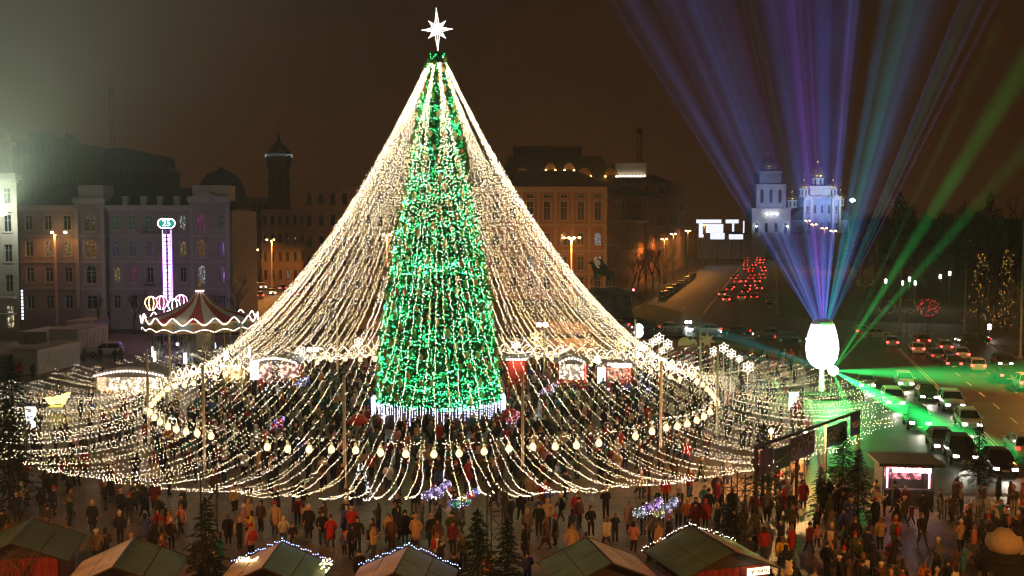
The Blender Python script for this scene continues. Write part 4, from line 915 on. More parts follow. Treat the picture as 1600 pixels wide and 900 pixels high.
for k in range(nsc):
    a0 = 2 * PI * k / nsc + .02; mb = MB(); lo = []; up = []
    for j in range(9):
        u = j / 8; a = a0 + u * (2 * PI / nsc) * .94; d = math.sin(PI * u)
        up.append(((Rc + .12) * math.cos(a), (Rc + .12) * math.sin(a), ze + .28 - .35 * d + .22 * math.cos(2 * PI * u))); lo.append(((Rc + .02) * math.cos(a), (Rc + .02) * math.sin(a), ze - 1.1 + .3 * d))
    mb.tube(up, .07, 5); o = mb.build('scallop_light', WLED, car_)
    mb = MB(); mb.tube(lo, .05, 5); mb.build('scallop_light', WLED, car_)
    p = MB(); q = [((Rc + .04) * math.cos(a0 + u * 2 * PI / nsc * .94), (Rc + .04) * math.sin(a0 + u * 2 * PI / nsc * .94)) for u in (0, .25, .5, .75, 1)]
    p.add([(x, y, ze - .15) for x, y in q] + [(x, y, ze - 1.0) for x, y in q], [(i + 5, i + 6, i + 1, i) for i in range(4)]); p.build('rounding_board', mat('board_paint%d' % (k % 3), [(.55, .38, .16), (.30, .34, .30), (.45, .24, .14)][k % 3], .5, .4, 2.5), car_)
mb = MB(); mb.lathe([(6.4, .25), (6.4, .6), (6.2, .65), (.5, .65)], 40); mb.build('platform', mat('platform', (.16, .08, .05), .6, .3, 2), car_)
mb = MB(); mb.lathe([(1.7, .6), (1.7, ze)], 12); mb.build('centre_drum', mat('mirror_drum', (.5, .42, .28), .3, .4, 2, .4), car_)
HORS = skin('horse', [((x * .36, y * .36, z * .36), r * .4) for (x, y, z), r in hn], he, mat('painted_horse', (.5, .46, .4), .4, .3, 4), 1)
for k in range(16):
    a = 2 * PI * k / 16; mb = MB(); mb.tube([(5.6 * math.cos(a), 5.6 * math.sin(a), .6), (5.6 * math.cos(a), 5.6 * math.sin(a), ze - .2)], .05, 6); pl = mb.build('pole', mat('brass', (.6, .42, .16), .3, .1, 2, .6), car_)
    h_ = link('horse', HORS, car_, (5.0 * math.cos(a + .2), 5.0 * math.sin(a + .2), .9 + .3 * (k % 3)), a + .2 + PI / 2)
    if k % 2 == 0: mb = MB(); mb.box((5.85 * math.cos(a), 5.85 * math.sin(a), 1.7), (.1, .34, 1.2), a); mb.build('light_bar', glow('cool_bar', (.7, .8, 1), 5), pl)
lamp('carousel_light', 'POINT', (0, -3.6, ze - .6), 160, WARM, car_, .3); lamp('carousel_light', 'POINT', (0, -8.6, ze + 2.2), 260, (1, .85, .7), car_, .4)
# ================================================================ drop tower ride
DY = 150.0; S7 = DY / 1600; dx = (263 - 800) * S7
dt = thing('drop_tower', 'slim violet-lit tower ride with lit oval sign behind the carousel', 'amusement ride', (dx, DY, 0))
zt = 17 - (352 - 350) * S7
mb = MB()
for x in (-.45, .45):
    for y in (-.45, .45): mb.tube([(x, y, 0), (x, y, zt)], .08, 5)
for k in range(int(zt / .9)): mb.tube([(-.45, -.45, k * .9), (.45, -.45, k * .9 + .9)], .04, 4)
mb.build('mast', mat('violet_steel', (.25, .2, .32), .5), dt)
VIO = glow('violet_led', (.45, .16, 1), 7); VIW = glow('pinkwhite_led', (.85, .5, 1), 5)
for k in range(18):
    z = 17 - (368 + k * 6 - 350) * S7
    for x in (-.33, .33): mb = MB(); mb.box((x, -.58, z), (.3, .1, .42)); mb.build('light_block', VIW if k != 9 else glow('mint_block', (.4, 1, .8), 8), dt)
mb = MB(); mb.box((-.62, -.5, zt * .56), (.07, .1, zt * .8)); mb.box((.62, -.5, zt * .56), (.07, .1, zt * .8)); mb.build('side_tube', VIO, dt)
zs = 17 - (349 - 350) * S7
def stadium(w, h, n=8): return [(w / 2 - h / 2 + math.cos(q) * h / 2, math.sin(q) * h / 2) for q in [-PI / 2 + PI * i / n for i in range(n + 1)]] + [(-w / 2 + h / 2 - math.cos(q) * h / 2, -math.sin(q) * h / 2) for q in [-PI / 2 + PI * i / n for i in range(n + 1)]]
mb = MB(); mb.prism(stadium(2.5, 1.35), .2, (0, -.3, zs)); sgn = mb.build('sign', glow('sign_teal', (.02, .35, .28), .9), dt)
mb = MB(); mb.tube([(x, -.55, zs + y) for x, y in stadium(2.5, 1.35)], .07, 5, closed=True); mb.build('sign_rim', glow('sign_rim', (.95, .85, 1), 6), sgn)
def text(par, s, loc, size, m, rot=(PI / 2, 0, 0), ext=.02):
    cu = bpy.data.curves.new('text', 'FONT'); cu.body = s; cu.size = size; cu.extrude = ext; cu.align_x = 'CENTER'; cu.align_y = 'CENTER'
    o = bpy.data.objects.new('t', cu); COL.objects.link(o); dg = bpy.context.evaluated_depsgraph_get()
    me = bpy.data.meshes.new_from_object(o.evaluated_get(dg)); bpy.data.objects.remove(o); me.materials.clear(); me.materials.append(m)
    n = link('lettering', me, par, loc); n.rotation_euler = rot; return n
text(sgn, '25', (0, -.56, zs), 1.25, glow('sign_digits', (.85, 1, .95), 5))
lamp('ride_light', 'POINT', (0, -1.6, 8), 300, (.5, .18, 1), dt, .6); lamp('ride_light', 'POINT', (0, -1.6, 13), 200, (.5, .18, 1), dt, .6)
mb = MB(); mb.box((0, 0, .4), (4.5, 4.5, .8)); mb.build('base', mat('ride_base', (.12, .1, .14), .6), dt)
# balloon gondola ride
BX = (273 - 800) * (140 / 1600)
for i, (px, py, c) in enumerate(((236, 474, (1, .75, .35)), (252, 473, (1, .45, .75)), (272, 478, (.75, 1, .95)), (283, 471, (1, .5, .85)))):
    Y = 140 + (i % 2) * 2; p = P(px, py, Y)
    o = thing('balloon_gondola', ['golden-lit balloon gondola, leftmost of the ride', 'pink-lit balloon gondola, second from left', 'mint-lit balloon gondola beside the carousel roof', 'pink-lit balloon gondola just left of the carousel tip'][i], 'gondola', (p.x, Y, 0), 0, 'balloon gondolas')
    m = glow('balloon_led%d' % i, c, 4.5); mb = MB(); mb.lathe([(.2, -.95), (.55, -.6), (.85, .05), (.72, .55), (.35, .85), (.03, .95)], 14, (0, 0, p.z)); mb.build('balloon', mat('balloon_fabric', (.4, .2, .3), .6), o, True)
    for k in range(8):
        a = k * PI / 4; mb = MB(); mb.tube([(r * 1.05 * math.cos(a), r * 1.05 * math.sin(a), p.z + z) for r, z in ((.25, -.95), (.55, -.6), (.85, .05), (.72, .55), (.35, .85), (.03, .97))], .05, 4); mb.build('light_rib', m, o)
    mb = MB(); mb.box((0, 0, p.z - 1.7), (.8, .8, .6)); mb.build('basket', mat('basket', (.3, .2, .1), .8), o)
    mb = MB(); mb.tube([(0, 0, 0), (0, 0, p.z - .9)], .1, 6); mb.build('support', mat('iron', (.03, .03, .03)), o)
# ================================================================ container cabins
CONT = mat('white_cabin', (.52, .47, .42), .7, .12, .6); CTOP = mat('cabin_roof', (.42, .30, .22), .8, .2, .5); CBL = mat('blue_cabin', (.05, .07, .28), .6, .15, .6)
def cabin(label, p0, p1, ytop, yb, m, dp, side=.5):
    a = G(p0, yb); w = (p1 - p0) * a.y / 1600; h = P(p0, ytop, a.y).z
    o = thing('container_cabin', label, 'container', (a.x, a.y, .014), R(-6), 'container cabins')
    part_box(o, 'body', (w / 2, dp / 2, h / 2 + .1), (w, dp, h - .2), m); part_box(o, 'roof', (w / 2, dp / 2, h + .08), (w + .16, dp + .16, .14), CTOP); part_box(o, 'skid', (w / 2, dp / 2, .05), (w - .3, dp - .3, .1), KERB)
    mb = MB()
    for k in range(int(dp / .35)): mb.box((w + .02, .2 + k * .35, h / 2), (.04, .14, h - .5))
    mb.build('side_ribs', m, o); part_box(o, 'door', (w * .3, -.02, 1.1), (.9, .05, 2.0), CTOP)
cabin('white cabin at the lower left in front of the other cabins', 20, 62, 548, 588, CONT, 9); cabin('dark cabin cut off by the left edge', -40, 19, 555, 588, mat('grey_cabin', (.2, .17, .14), .7), 9)
cabin('white cabin behind the first, with tan roof', 78, 124, 517, 556, CONT, 8); cabin('long low cabin behind with orange-lit roof', 30, 76, 520, 545, CONT, 7)
cabin('cabin with blue corner next to the estate car', 105, 142, 503, 526, CONT, 6); cabin('blue cabin below the mauve house', 146, 184, 487, 514, CBL, 5)
# ================================================================ market huts in front
HG = mat('green_tarp', (.075, .12, .04), .45, .3, 1.3, bump=.2); HT = mat('lit_tan_sheet', (.36, .26, .15), .5, .35, 1.2, bump=.2); HR = mat('red_boards', (.20, .018, .015), .65, .25, 3); HD = mat('dark_trim', (.03, .022, .02), .6)  # tan sheet for lamp-facing slopes: warm light painted into the roof colour
BLED = glow('blue_led', (.30, .45, 1), 7); FAIRY = glow('fairy_led', (1, .85, .7), 7)
hr = random.Random(4)
def hut(label, x, y, rz, w=4.0, d=3.2, left=HG, right=HG, led=None, eave=2.35, rise=.75):
    o = thing('market_hut', label, 'market hut', (x, y, .014), rz, 'wooden huts along the front')
    hw = w / 2; hd = d / 2
    nbd = 11
    for k in range(nbd):                                   # back and front walls of boards
        xx = -hw + .35 + (k + .5) * (w - .7) / nbd
        for yy in (-hd + .2, hd - .2): part_box(o, 'board', (xx, yy, eave / 2 + (.0 if yy > 0 else 0)), ((w - .7) / nbd - .02, .06, eave - .06 + hr.uniform(0, .03)), HR)
    nsd = 9
    for k in range(nsd):
        yy = -hd + .25 + (k + .5) * (d - .5) / nsd
        for xx in (-hw + .33, hw - .33): part_box(o, 'board', (xx, yy, eave / 2), (.06, (d - .5) / nsd - .02, eave - .05), HR)
    mb = MB(); mb.prism([(-hw + .3, eave - .05), (hw - .3, eave - .05), (0, eave + rise - .12)], .06, (0, -hd + .28, 0)); mb.build('gable', HD, o)
    mb = MB(); mb.prism([(-hw + .3, eave - .05), (hw - .3, eave - .05), (0, eave + rise - .12)], .06, (0, hd - .2, 0)); mb.build('gable', HD, o)
    for s_, m in ((-1, left), (1, right)):
        for i in range(2):
            for j in range(2):
                mb = MB(); u0, u1 = i / 2 + .008, (i + 1) / 2 - .008; v0, v1 = -hd - .15 + j * (d + .3) / 2 + .012, -hd - .15 + (j + 1) * (d + .3) / 2 - .012
                def q(u, v, dz): return (s_ * u * (hw + .15), v, eave + rise - u * (rise + .22) + dz + hr.uniform(-.012, .012))
                t4 = [q(u0, v0, .06), q(u1, v0, .06), q(u1, v1, .06), q(u0, v1, .06)]; b4 = [(a, b_, c - .07) for a, b_, c in t4]
                fs = [(0, 1, 2, 3), (7, 6, 5, 4), (0, 4, 5, 1), (1, 5, 6, 2), (2, 6, 7, 3), (3, 7, 4, 0)]
                mb.add(t4 + b4, fs if s_ > 0 else [f[::-1] for f in fs]); mb.build('roof_panel', m, o)
        for v in (-hd - .17, hd + .17):
            mb = MB(); mb.tube([(0, v, eave + rise + .03), (s_ * (hw + .17), v, eave - .2)], .045, 4); mb.build('barge_board', HD, o)
    mb = MB(); mb.tube([(0, -hd - .15, eave + rise + .06), (0, hd + .15, eave + rise + .06)], .05, 5); mb.build('ridge_cap', HD, o)
    if led:
        mb = MB()
        for s_ in (-1, 1):
            for k in range(22):
                u = k / 21; mb.octa((s_ * u * (hw + .2), hd + .25 + hr.uniform(-.04, .04), eave + rise - u * (rise + .22) + .12 + hr.uniform(-.05, .07)), .024)
        tag(mb.build('edge_lights', led, o), kind='stuff')
    return o
hut('dark green-roofed hut behind bare branches at the lower left corner', -22.2, 45.6, R(12), 4.4, 3.6)
hut('dark green-roofed red hut beside the fir at the lower left', -16.4, 42.6, R(8), 4.2, 3.6, HT, HG)
hut('hut with brown and green roof edged in garland left of centre', -10.05, 42.2, R(0), 4.0, 3.0, HT, HG, BLED)
hut('green-roofed hut with blue lights along its back edge, bottom centre', -4.55, 41.6, R(-4), 4.0, 3.0, HT, HG, BLED)
hut('hut with green left slope and straw-coloured right slope', 3.7, 42.8, R(13), 4.2, 3.2, HG, HT)
hd_ = hut('corner hut with dark green slope and lit sign, right of centre', 8.8, 44.4, R(18), 4.4, 3.6, HG, HT, FAIRY)
sb = part_box(hd_, 'sign', (1.15, -2.0, 2.2), (1.05, .08, .3), glow('hut_sign', (1, .85, .5), 2.2)); text(sb, 'ПИТАЙЛО', (1.15, -2.05, 2.2), .2, mat('dark_trim', (.03, .022, .02)))
ln = hut('small red lean-to roof between two huts', 6.35, 43.4, R(14), 1.6, 1.6, mat('red_sheet', (.22, .03, .025), .5, .2, 2), mat('red_sheet', (.22, .03, .025)), None, 1.9, .2)
# toys hanging at the hut's corner
for k in range(4):
    p = hd_.location + Matrix.Rotation(R(18), 3, 'Z') @ Vector((2.35 + .1 * (k % 2), -1.7 - .2 * k, 1.0 + .42 * k)); mb = MB(); mb.lathe([(.02, -.3), (.14, -.24), (.2, -.08), (.13, .05), (.16, .14), (.14, .26), (.03, .34)], 9); mb.octa((.1, 0, .34), .06); mb.octa((-.1, 0, .34), .06)
    tag(mb.build('plush_toy', mat('cream_plush', (.6, .5, .36), .95, .15, 8), None, True, p), 'cream plush toy hanging at the corner of the sign hut, %s of four' % ('lowest', 'second', 'third', 'highest')[k], 'toy', 'plush toys at the corner hut')
lamp('hut_lamp', 'POINT', (2.9, -2.2, 2.3), 14, WARM, hd_, .1)
# garland of fir and warm LEDs on the third hut
mb = MB()
for k in range(50): mb.octa((-12.1 + .5 * hr.random() + k * .02, 43.9 - k * .035 + hr.uniform(-.1, .1), 2.35 + k * .012 + hr.uniform(-.1, .1)), .035, 0)
for k in range(30): mb.octa((-7.95 + hr.uniform(-.2, .2), 43.0 + hr.uniform(-.5, .4), 2.45 + hr.uniform(-.2, .2)), .035, 0)
tag(mb.build('fairy_garland', glow('yellow_fairy', (1, .8, .35), 8)), 'tangled yellow fairy lights along the edge of the brown-roofed hut', 'fairy lights')
# ================================================================ food stalls behind the crowd
def food_stall(label, px0, px1, ytop, ybot, Y, facia, inside, s=1.4, arch=True):
    a = P(px0, ybot, Y); b = P(px1, ytop, Y); w = b.x - a.x; zt = b.z
    o = thing('food_stall', label, 'food stall', (a.x, Y, .012))
    part_box(o, 'back_wall', (w / 2, 2.2, zt / 2), (w, .1, zt), facia); 
    for x in (.06, w - .06): part_box(o, 'side_wall', (x, 1.1, zt / 2), (.12, 2.1, zt), facia)
    part_box(o, 'counter', (w / 2, .1, .55), (w - .1, .4, 1.1), facia); part_box(o, 'lit_shelves', (w / 2, 2.1, zt * .62), (w - .4, .08, zt * .55), inside)
    mb = MB(); n = 8
    pr = [(-.3 + (w + .6) * i / n, zt + (math.sin(PI * i / n) * .9 if arch else .15)) for i in range(n + 1)]
    mb.prism(pr + [(w + .3, zt - .15), (-.3, zt - .15)], -2.9, (0, -.5, 0)); mb.build('roof', mat('stall_canvas', (.28, .24, .2), .7), o)
    for k in range(int(w / .3)):
        mb = MB(); mb.octa((.15 + k * .3, -.55, zt - .05 + (math.sin(PI * (k + .5) / int(w / .3)) * .5 if arch else 0)), .11); mb.build('bulb', glow('stall_bulb', (1, .85, .75), 6), o)
    for k in range(int(w / .5)):
        c = hr.choice([(.6, .1, .08), (.7, .45, .1), (.65, .6, .5), (.2, .35, .15)]); mb = MB(); hh = hr.uniform(.25, .5); mb.lathe([(.12, 0), (.16, hh * .6), (.06, hh)], 7, (.3 + k * .5, .1, 1.1)); mb.build('goods', mat('goods_%d' % int(c[0] * 100), c, .5), o)
    lamp('stall_light', 'POINT', (w / 2, 1.0, zt - .3), 420 * s, (1, .7, .45), o, .2)
    return o
SRED = mat('stall_red', (.42, .05, .04), .6, .15, 2)
food_stall('food stall with white-lit arched canopy right of the tree', 872, 918, 566, 603, 102, SRED, lit_pane('shelf_white', (1, .8, .6), 3.0, 2.5))
b_ = food_stall('red-fronted stall with a white strip sign right of the tree', 947, 988, 568, 603, 102, SRED, lit_pane('shelf_red', (1, .3, .2), 1.8, 3), 1.0, False)
part_box(b_, 'sign', (1.5, -.6, 2.9), (1.9, .1, .3), glow('white_sign', (1, .95, 1), 6))
food_stall('yellow-lit stall under the strings left of the tree', 346, 384, 570, 600, 102, mat('stall_brown', (.2, .1, .04), .7), lit_pane('shelf_yellow', (1, .7, .2), 3.5, 2), 1.3, False)
food_stall('long red stall with glowing canopy left of the tree', 392, 468, 566, 600, 102.5, SRED, lit_pane('shelf_pink', (1, .5, .4), 2.6, 2.5), 1.4)
food_stall('red tent-like stall just right of the tree trunk', 790, 824, 560, 600, 101, SRED, SRED, .3, False)
food_stall('glaring white kiosk among the strings at the left', 150, 262, 586, 622, 95, mat('stall_pale', (.5, .45, .4), .7), lit_pane('shelf_glare', (1, .8, .55), 3, 2), 2.0)
for i, (px, py, lab) in enumerate(((940, 587, 'upright white menu board beside the red-fronted stall'), (397, 580, 'upright white menu board left of the long red stall'), (48, 652, 'upright white menu board at the far left under the strings'), (1240, 628, 'upright white menu board at the right under the strings'))):
    Y = (100.8, 101, 83, 90)[i]; p = P(px, py, Y); o = thing('menu_board', lab, 'menu board', (p.x, Y, .012))
    hh = max(1.2, p.z); part_box(o, 'panel', (0, 0, hh), (.8, .1, 1.7), glow('menu_white', (.9, .92, 1), 2.0)); part_box(o, 'stand', (0, .02, (hh - .85) / 2), (.5, .08, hh - .85), HD)
    for k in range(7): part_box(o, 'print_line', (0, -.06, hh + .65 - k * .2), (.6, .02, .06), mat('print_grey', (.2, .2, .25), .8))
for i, px in enumerate((942, 978, 1016)):
    p = P(px, 600, 99); o = thing('led_bar_table', 'blue-violet lit bar counter, %s of the three' % ('leftmost', 'middle', 'rightmost')[i], 'bar table', (p.x, 99, .012))
    part_box(o, 'top', (0, 0, 1.08), (1.3, .6, .06), HD); part_box(o, 'light_strip', (0, -.31, .98), (1.2, .04, .12), glow('bar_led', (.5, .45, 1), 14))
    for x in (-.55, .55): part_box(o, 'leg', (x, 0, .52), (.06, .5, 1.04), HD)
# kiosk at the lower right
kp = G(1418, 790); k_ = thing('lit_kiosk', 'dark-roofed kiosk with pink lit counter at the lower right', 'kiosk', (kp.x, kp.y, .014), R(-6))
KD = mat('kiosk_dark', (.05, .06, .05), .6); w = 2.9; zt = 2.5
part_box(k_, 'back_wall', (0, 2.0, 1.25), (w, .1, 2.5), KD)
for x in (-w / 2, w / 2): part_box(k_, 'side_wall', (x, 1.0, 1.25), (.1, 2.0, 2.5), KD)
part_box(k_, 'roof', (0, .8, 2.62), (w + .9, 3.2, .2), KD); part_box(k_, 'counter', (0, 0, .5), (w, .4, 1.0), KD)
for k in range(6): part_box(k_, 'sign_letter', (-.95 + k * .38, -.75, 2.32), (.3, .06, .26), glow('kiosk_letter', (1, .85, .95), 8))
part_box(k_, 'shelves', (0, 1.9, 1.7), (w - .3, .06, 1.1), lit_pane('kiosk_pink', (1, .25, .3), 2.6, 4))
for x in (-1.25, 1.2): part_box(k_, 'light_tube', (x, -.1, 1.7), (.08, .08, 1.2), glow('kiosk_tube', (1, .4, .5), 6))
lamp('kiosk_light', 'POINT', (0, .6, 2.2), 60, (1, .6, .6), k_, .15)
# picket fence beside it
fp0 = G(1468, 812); fo = thing('picket_fence', 'pale picket fence behind the dark crowd at the lower right', 'fence', (fp0.x, fp0.y, .014), R(-10))
for k in range(30):
    if k % 14 in (8, 9): continue
    part_box(fo, 'picket', (k * .16, 0, .65), (.09, .03, 1.3), mat('picket_paint', (.4, .38, .3), .7))
for z in (.35, 1.0): part_box(fo, 'rail', (2.4, .04, z), (4.9, .04, .07), mat('picket_paint', (.4, .38, .3)))
# ================================================================ star lights, cut-out arch, stage globe
def flower(label, px, py, Y, r, m, base=None):
    p = P(px, py, Y); o = thing('star_light', label, 'star light', (p.x, Y, .012), 0, 'lit star ornaments')
    for k in range(6):
        a = PI / 6 + k * PI / 3; mb = MB(); d = Vector((math.cos(a), 0, math.sin(a))); s_ = Vector((-d.z, 0, d.x)); c = Vector((0, 0, p.z)); mb.tube([c + s_ * r * .16, c + d * r * .62 + s_ * r * .3, c + d * r, c + d * r * .62 - s_ * r * .3, c - s_ * r * .16], r * .06, 5); mb.build('ray', m, o)
    mb = MB(); mb.lathe([(.03, -.2 * r), (.3 * r, 0), (.03, .2 * r)], 8, (0, 0, p.z)); mb.build('core', m, o)
    mb = MB(); mb.tube([(0, .08, 0), (0, .08, p.z)], .04, 5); mb.build('post', POLEM, o)
STW = glow('star_white', (1, .88, .68), 2.6); STY = glow('star_yellow', (1, .72, .25), 2.5)
fl = [(996, 552, .8), (1006, 541, .75), (1020, 535, .65), (1030, 529, .8), (1043, 538, .75), (1034, 548, .5), (1116, 549, .7), (1131, 544, .75), (1143, 553, .7), (1155, 561, .55), (1169, 574, .85)]
for i, (px, py, r) in enumerate(fl):
    flower('white star light on a post right of the tent, %s from the left' % ('first', 'second', 'third', 'fourth', 'fifth', 'sixth', 'seventh', 'eighth', 'ninth', 'tenth', 'last')[i], px, py, 104 - i * .6, r * .72, STW)
for i, (px, py) in enumerate(((838, 528), (975, 535), (806, 539), (600, 538), (560, 535), (470, 548), (880, 552), (935, 562))):
    flower('%s star light at the tent back edge, %s' % ('yellow' if i < 2 else 'pale', ('right of the tree near the floodlight', 'by the right stalls', 'next to the tree on its right', 'next to the tree on its left', 'left of the tree', 'above the long red stall', 'above the arched stall', 'above the red-fronted stall')[i]), px, py, 113, .8 if i < 2 else .55, STY if i < 2 else STW)
p = P(998, 518, 122); o = thing('light_globe', 'big white glowing figure at the right foot of the tent', 'light sculpture', (p.x, 122, .012))
mb = MB(); mb.lathe([(.05, -.8), (.4, -.6), (.6, -.15), (.48, .2), (.55, .5), (.35, .8), (.05, .95)], 12, (0, 0, p.z)); mb.build('globe', glow('globe_white', (.95, .98, 1), 4), o, True); mb = MB(); mb.tube([(0, 0, 0), (0, 0, p.z - .7)], .08, 6); mb.build('post', POLEM, o)
Ya = 112; a = P(1058, 534, Ya); b = P(1113, 540, Ya)
o = thing('cut_out_arch', 'lattice gateway topped with tan cloud and star cut-outs', 'gateway', (a.x, Ya, .012)); w = b.x - a.x; zb = P(1058, 541, Ya).z
TAN = mat('tan_plywood', (.62, .42, .25), .7, .1, 1)
mb = MB()
for k in range(12): mb.tube([(k * w / 12, 0, zb - .8), ((k + .5) * w / 12, 0, zb), ((k + 1) * w / 12, 0, zb - .8)], .05, 4)
mb.tube([(0, 0, zb), (w, 0, zb)], .07, 4); mb.tube([(0, 0, zb - .8), (w, 0, zb - .8)], .07, 4); mb.build('truss_beam', mat('red_truss', (.3, .08, .06), .5), o)
for x in (.1, w - .1): part_box(o, 'leg', (x, 0, (zb - .9) / 2), (.3, .3, zb - .9), mat('red_truss', (.3, .08, .06)))
mb = MB(); mb.prism([(0, 0)] + [(.7 + .7 * -math.cos(q), .15 + .75 * math.sin(q)) for q in [PI * i / 8 for i in range(9)]] + [(1.9, .25), (2.2, 0)], .15, (.1, .1, zb + .08)); mb.build('cloud_cut_out', TAN, o)
def star_poly(r, n): return [((r if k % 2 == 0 else r * .45) * math.cos(PI / 2 + k * PI / n), (r if k % 2 == 0 else r * .45) * math.sin(PI / 2 + k * PI / n)) for k in range(2 * n)]
for x, r in ((w * .46, .55), (w * .85, .95)):
    mb = MB(); mb.prism(star_poly(r, 7), .15, (x, .1, zb + .08 + r * .6)); mb.build('star_cut_out', TAN, o)
# egg-shaped lit globe and stage
EY = 100.0; ex = (1287.5 - 800) / 16.0; SE = EY / 1600
egg = thing('lit_egg', 'huge glowing white egg-shaped globe on the stage at the right', 'light sculpture', (ex, EY, 0))
zb, zt = P(1287, 570, EY).z, P(1287, 506, EY).z; hh = zt - zb; rm = 25.5 * SE
mb = MB(); mb.lathe([(rm * .3, zb - .35), (rm * .66, zb), (rm * .9, zb + hh * .15), (rm, zb + hh * .38), (rm * .97, zb + hh * .55), (rm * .85, zb + hh * .78), (rm * .68, zt)], 28); mb.build('globe', glow('egg_white', (1, 1, 1), 2.4), egg, True)
mb = MB(); mb.lathe([(rm * .68, zt), (rm * .55, zt + .35), (rm * .3, zt + .55), (.05, zt + .6)], 24); mb.build('cap', mat('egg_cap', (.45, .48, .45), .4), egg, True)
mb = MB(); mb.lathe([(.7, 0), (.7, .3), (.28, .5), (.24, zb - .3)], 14); mb.build('stem', mat('egg_stem', (.8, .8, .8), .5), egg)
lamp('egg_light', 'POINT', (0, -2.6, zb + 1.6), 160, (1, 1, 1), egg, .6)
stg = thing('stage', 'low stage deck under the glowing egg', 'stage', (ex + .6, EY, .014)); part_box(stg, 'deck', (0, 0, .5), (6, 4.6, .12), HD)
for x in (-2.8, 2.8):
    for y in (-2.1, 2.1): part_box(stg, 'leg', (x, y, .22), (.12, .12, .44), HD)
lp = P(1301, 579, EY - 1.8); GL = thing('laser_projector', 'laser projector dazzling green beside the egg', 'laser', (lp.x, lp.y, .014))
part_box(GL, 'housing', (0, .35, lp.z), (.5, .6, .36), HD); part_box(GL, 'stand', (0, .35, (lp.z - .2) / 2), (.1, .1, lp.z - .2), HD)
mb = MB(); mb.lathe([(.02, -.5), (.42, -.26), (.5, 0), (.42, .26), (.02, .5)], 12, (0, -.2, lp.z)); mb.build('lens', glow('laser_lens', (.75, 1, .75), 60), GL, True)
lamp('laser_spill', 'POINT', (0, -.9, lp.z), 4500, (.02, 1, .05), GL, .2)
# ================================================================ light beams of the laser show (emission painted into slim cones as lit mist)
_BM = {}
BL = 45.0
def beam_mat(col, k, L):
    """emission painted into a laser cone as lit mist: falls off with distance from the source and towards the cone's edge"""
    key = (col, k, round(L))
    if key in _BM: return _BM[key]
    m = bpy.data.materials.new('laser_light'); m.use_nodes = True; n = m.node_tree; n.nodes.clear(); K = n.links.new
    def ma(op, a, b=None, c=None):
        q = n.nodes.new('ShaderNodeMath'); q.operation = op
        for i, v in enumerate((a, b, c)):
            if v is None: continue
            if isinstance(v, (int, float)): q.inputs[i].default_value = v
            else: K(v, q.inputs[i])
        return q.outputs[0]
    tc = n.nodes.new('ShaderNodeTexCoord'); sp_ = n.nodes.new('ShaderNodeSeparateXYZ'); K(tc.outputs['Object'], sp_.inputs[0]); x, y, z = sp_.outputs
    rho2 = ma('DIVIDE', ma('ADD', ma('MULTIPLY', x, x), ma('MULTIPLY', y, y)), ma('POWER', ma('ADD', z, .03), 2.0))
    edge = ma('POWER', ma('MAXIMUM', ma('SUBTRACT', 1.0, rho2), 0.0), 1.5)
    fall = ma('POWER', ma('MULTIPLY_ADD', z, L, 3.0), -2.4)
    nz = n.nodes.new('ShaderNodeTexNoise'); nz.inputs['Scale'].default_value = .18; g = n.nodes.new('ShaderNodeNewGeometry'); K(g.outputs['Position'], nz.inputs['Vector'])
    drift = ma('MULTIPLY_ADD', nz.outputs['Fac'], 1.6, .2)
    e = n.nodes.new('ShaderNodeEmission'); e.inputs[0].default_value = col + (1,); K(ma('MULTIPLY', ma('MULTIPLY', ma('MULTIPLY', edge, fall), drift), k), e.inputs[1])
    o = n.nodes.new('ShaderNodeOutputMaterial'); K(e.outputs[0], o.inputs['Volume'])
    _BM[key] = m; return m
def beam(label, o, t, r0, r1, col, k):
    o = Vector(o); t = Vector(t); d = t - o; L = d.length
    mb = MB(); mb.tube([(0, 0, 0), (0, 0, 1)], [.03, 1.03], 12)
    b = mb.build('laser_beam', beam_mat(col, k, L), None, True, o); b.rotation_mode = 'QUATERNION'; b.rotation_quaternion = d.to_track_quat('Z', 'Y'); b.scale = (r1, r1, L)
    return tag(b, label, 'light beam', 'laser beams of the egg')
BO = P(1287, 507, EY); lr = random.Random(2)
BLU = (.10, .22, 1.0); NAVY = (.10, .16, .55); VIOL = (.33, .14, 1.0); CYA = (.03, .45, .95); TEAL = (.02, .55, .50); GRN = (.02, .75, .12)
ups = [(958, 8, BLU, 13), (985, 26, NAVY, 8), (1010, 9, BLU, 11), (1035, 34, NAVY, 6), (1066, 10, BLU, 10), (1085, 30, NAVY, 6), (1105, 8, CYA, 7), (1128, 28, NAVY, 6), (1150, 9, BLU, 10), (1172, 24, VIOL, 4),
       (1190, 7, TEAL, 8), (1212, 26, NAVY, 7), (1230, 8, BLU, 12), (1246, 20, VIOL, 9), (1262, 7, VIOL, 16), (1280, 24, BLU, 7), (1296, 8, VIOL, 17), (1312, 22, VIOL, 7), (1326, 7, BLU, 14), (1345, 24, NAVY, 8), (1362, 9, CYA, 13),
       (1380, 20, CYA, 6), (1398, 7, BLU, 11), (1415, 26, TEAL, 5), (1437, 9, CYA, 9), (1460, 26, NAVY, 6), (1482, 9, BLU, 9), (1508, 24, TEAL, 4), (1536, 11, CYA, 7), (1000, 60, NAVY, 2.5), (1060, 70, NAVY, 2.5), (1130, 70, NAVY, 2.5), (1200, 80, BLU, 1.6), (1270, 80, VIOL, 2.0), (1330, 80, BLU, 2.0), (1400, 80, TEAL, 1.6), (1470, 70, NAVY, 2.0), (1250, 5, VIOL, 22), (1308, 5, BLU, 22), (1352, 6, CYA, 18), (1218, 5, CYA, 12), (1048, 6, BLU, 12), (1118, 6, BLU, 10)]
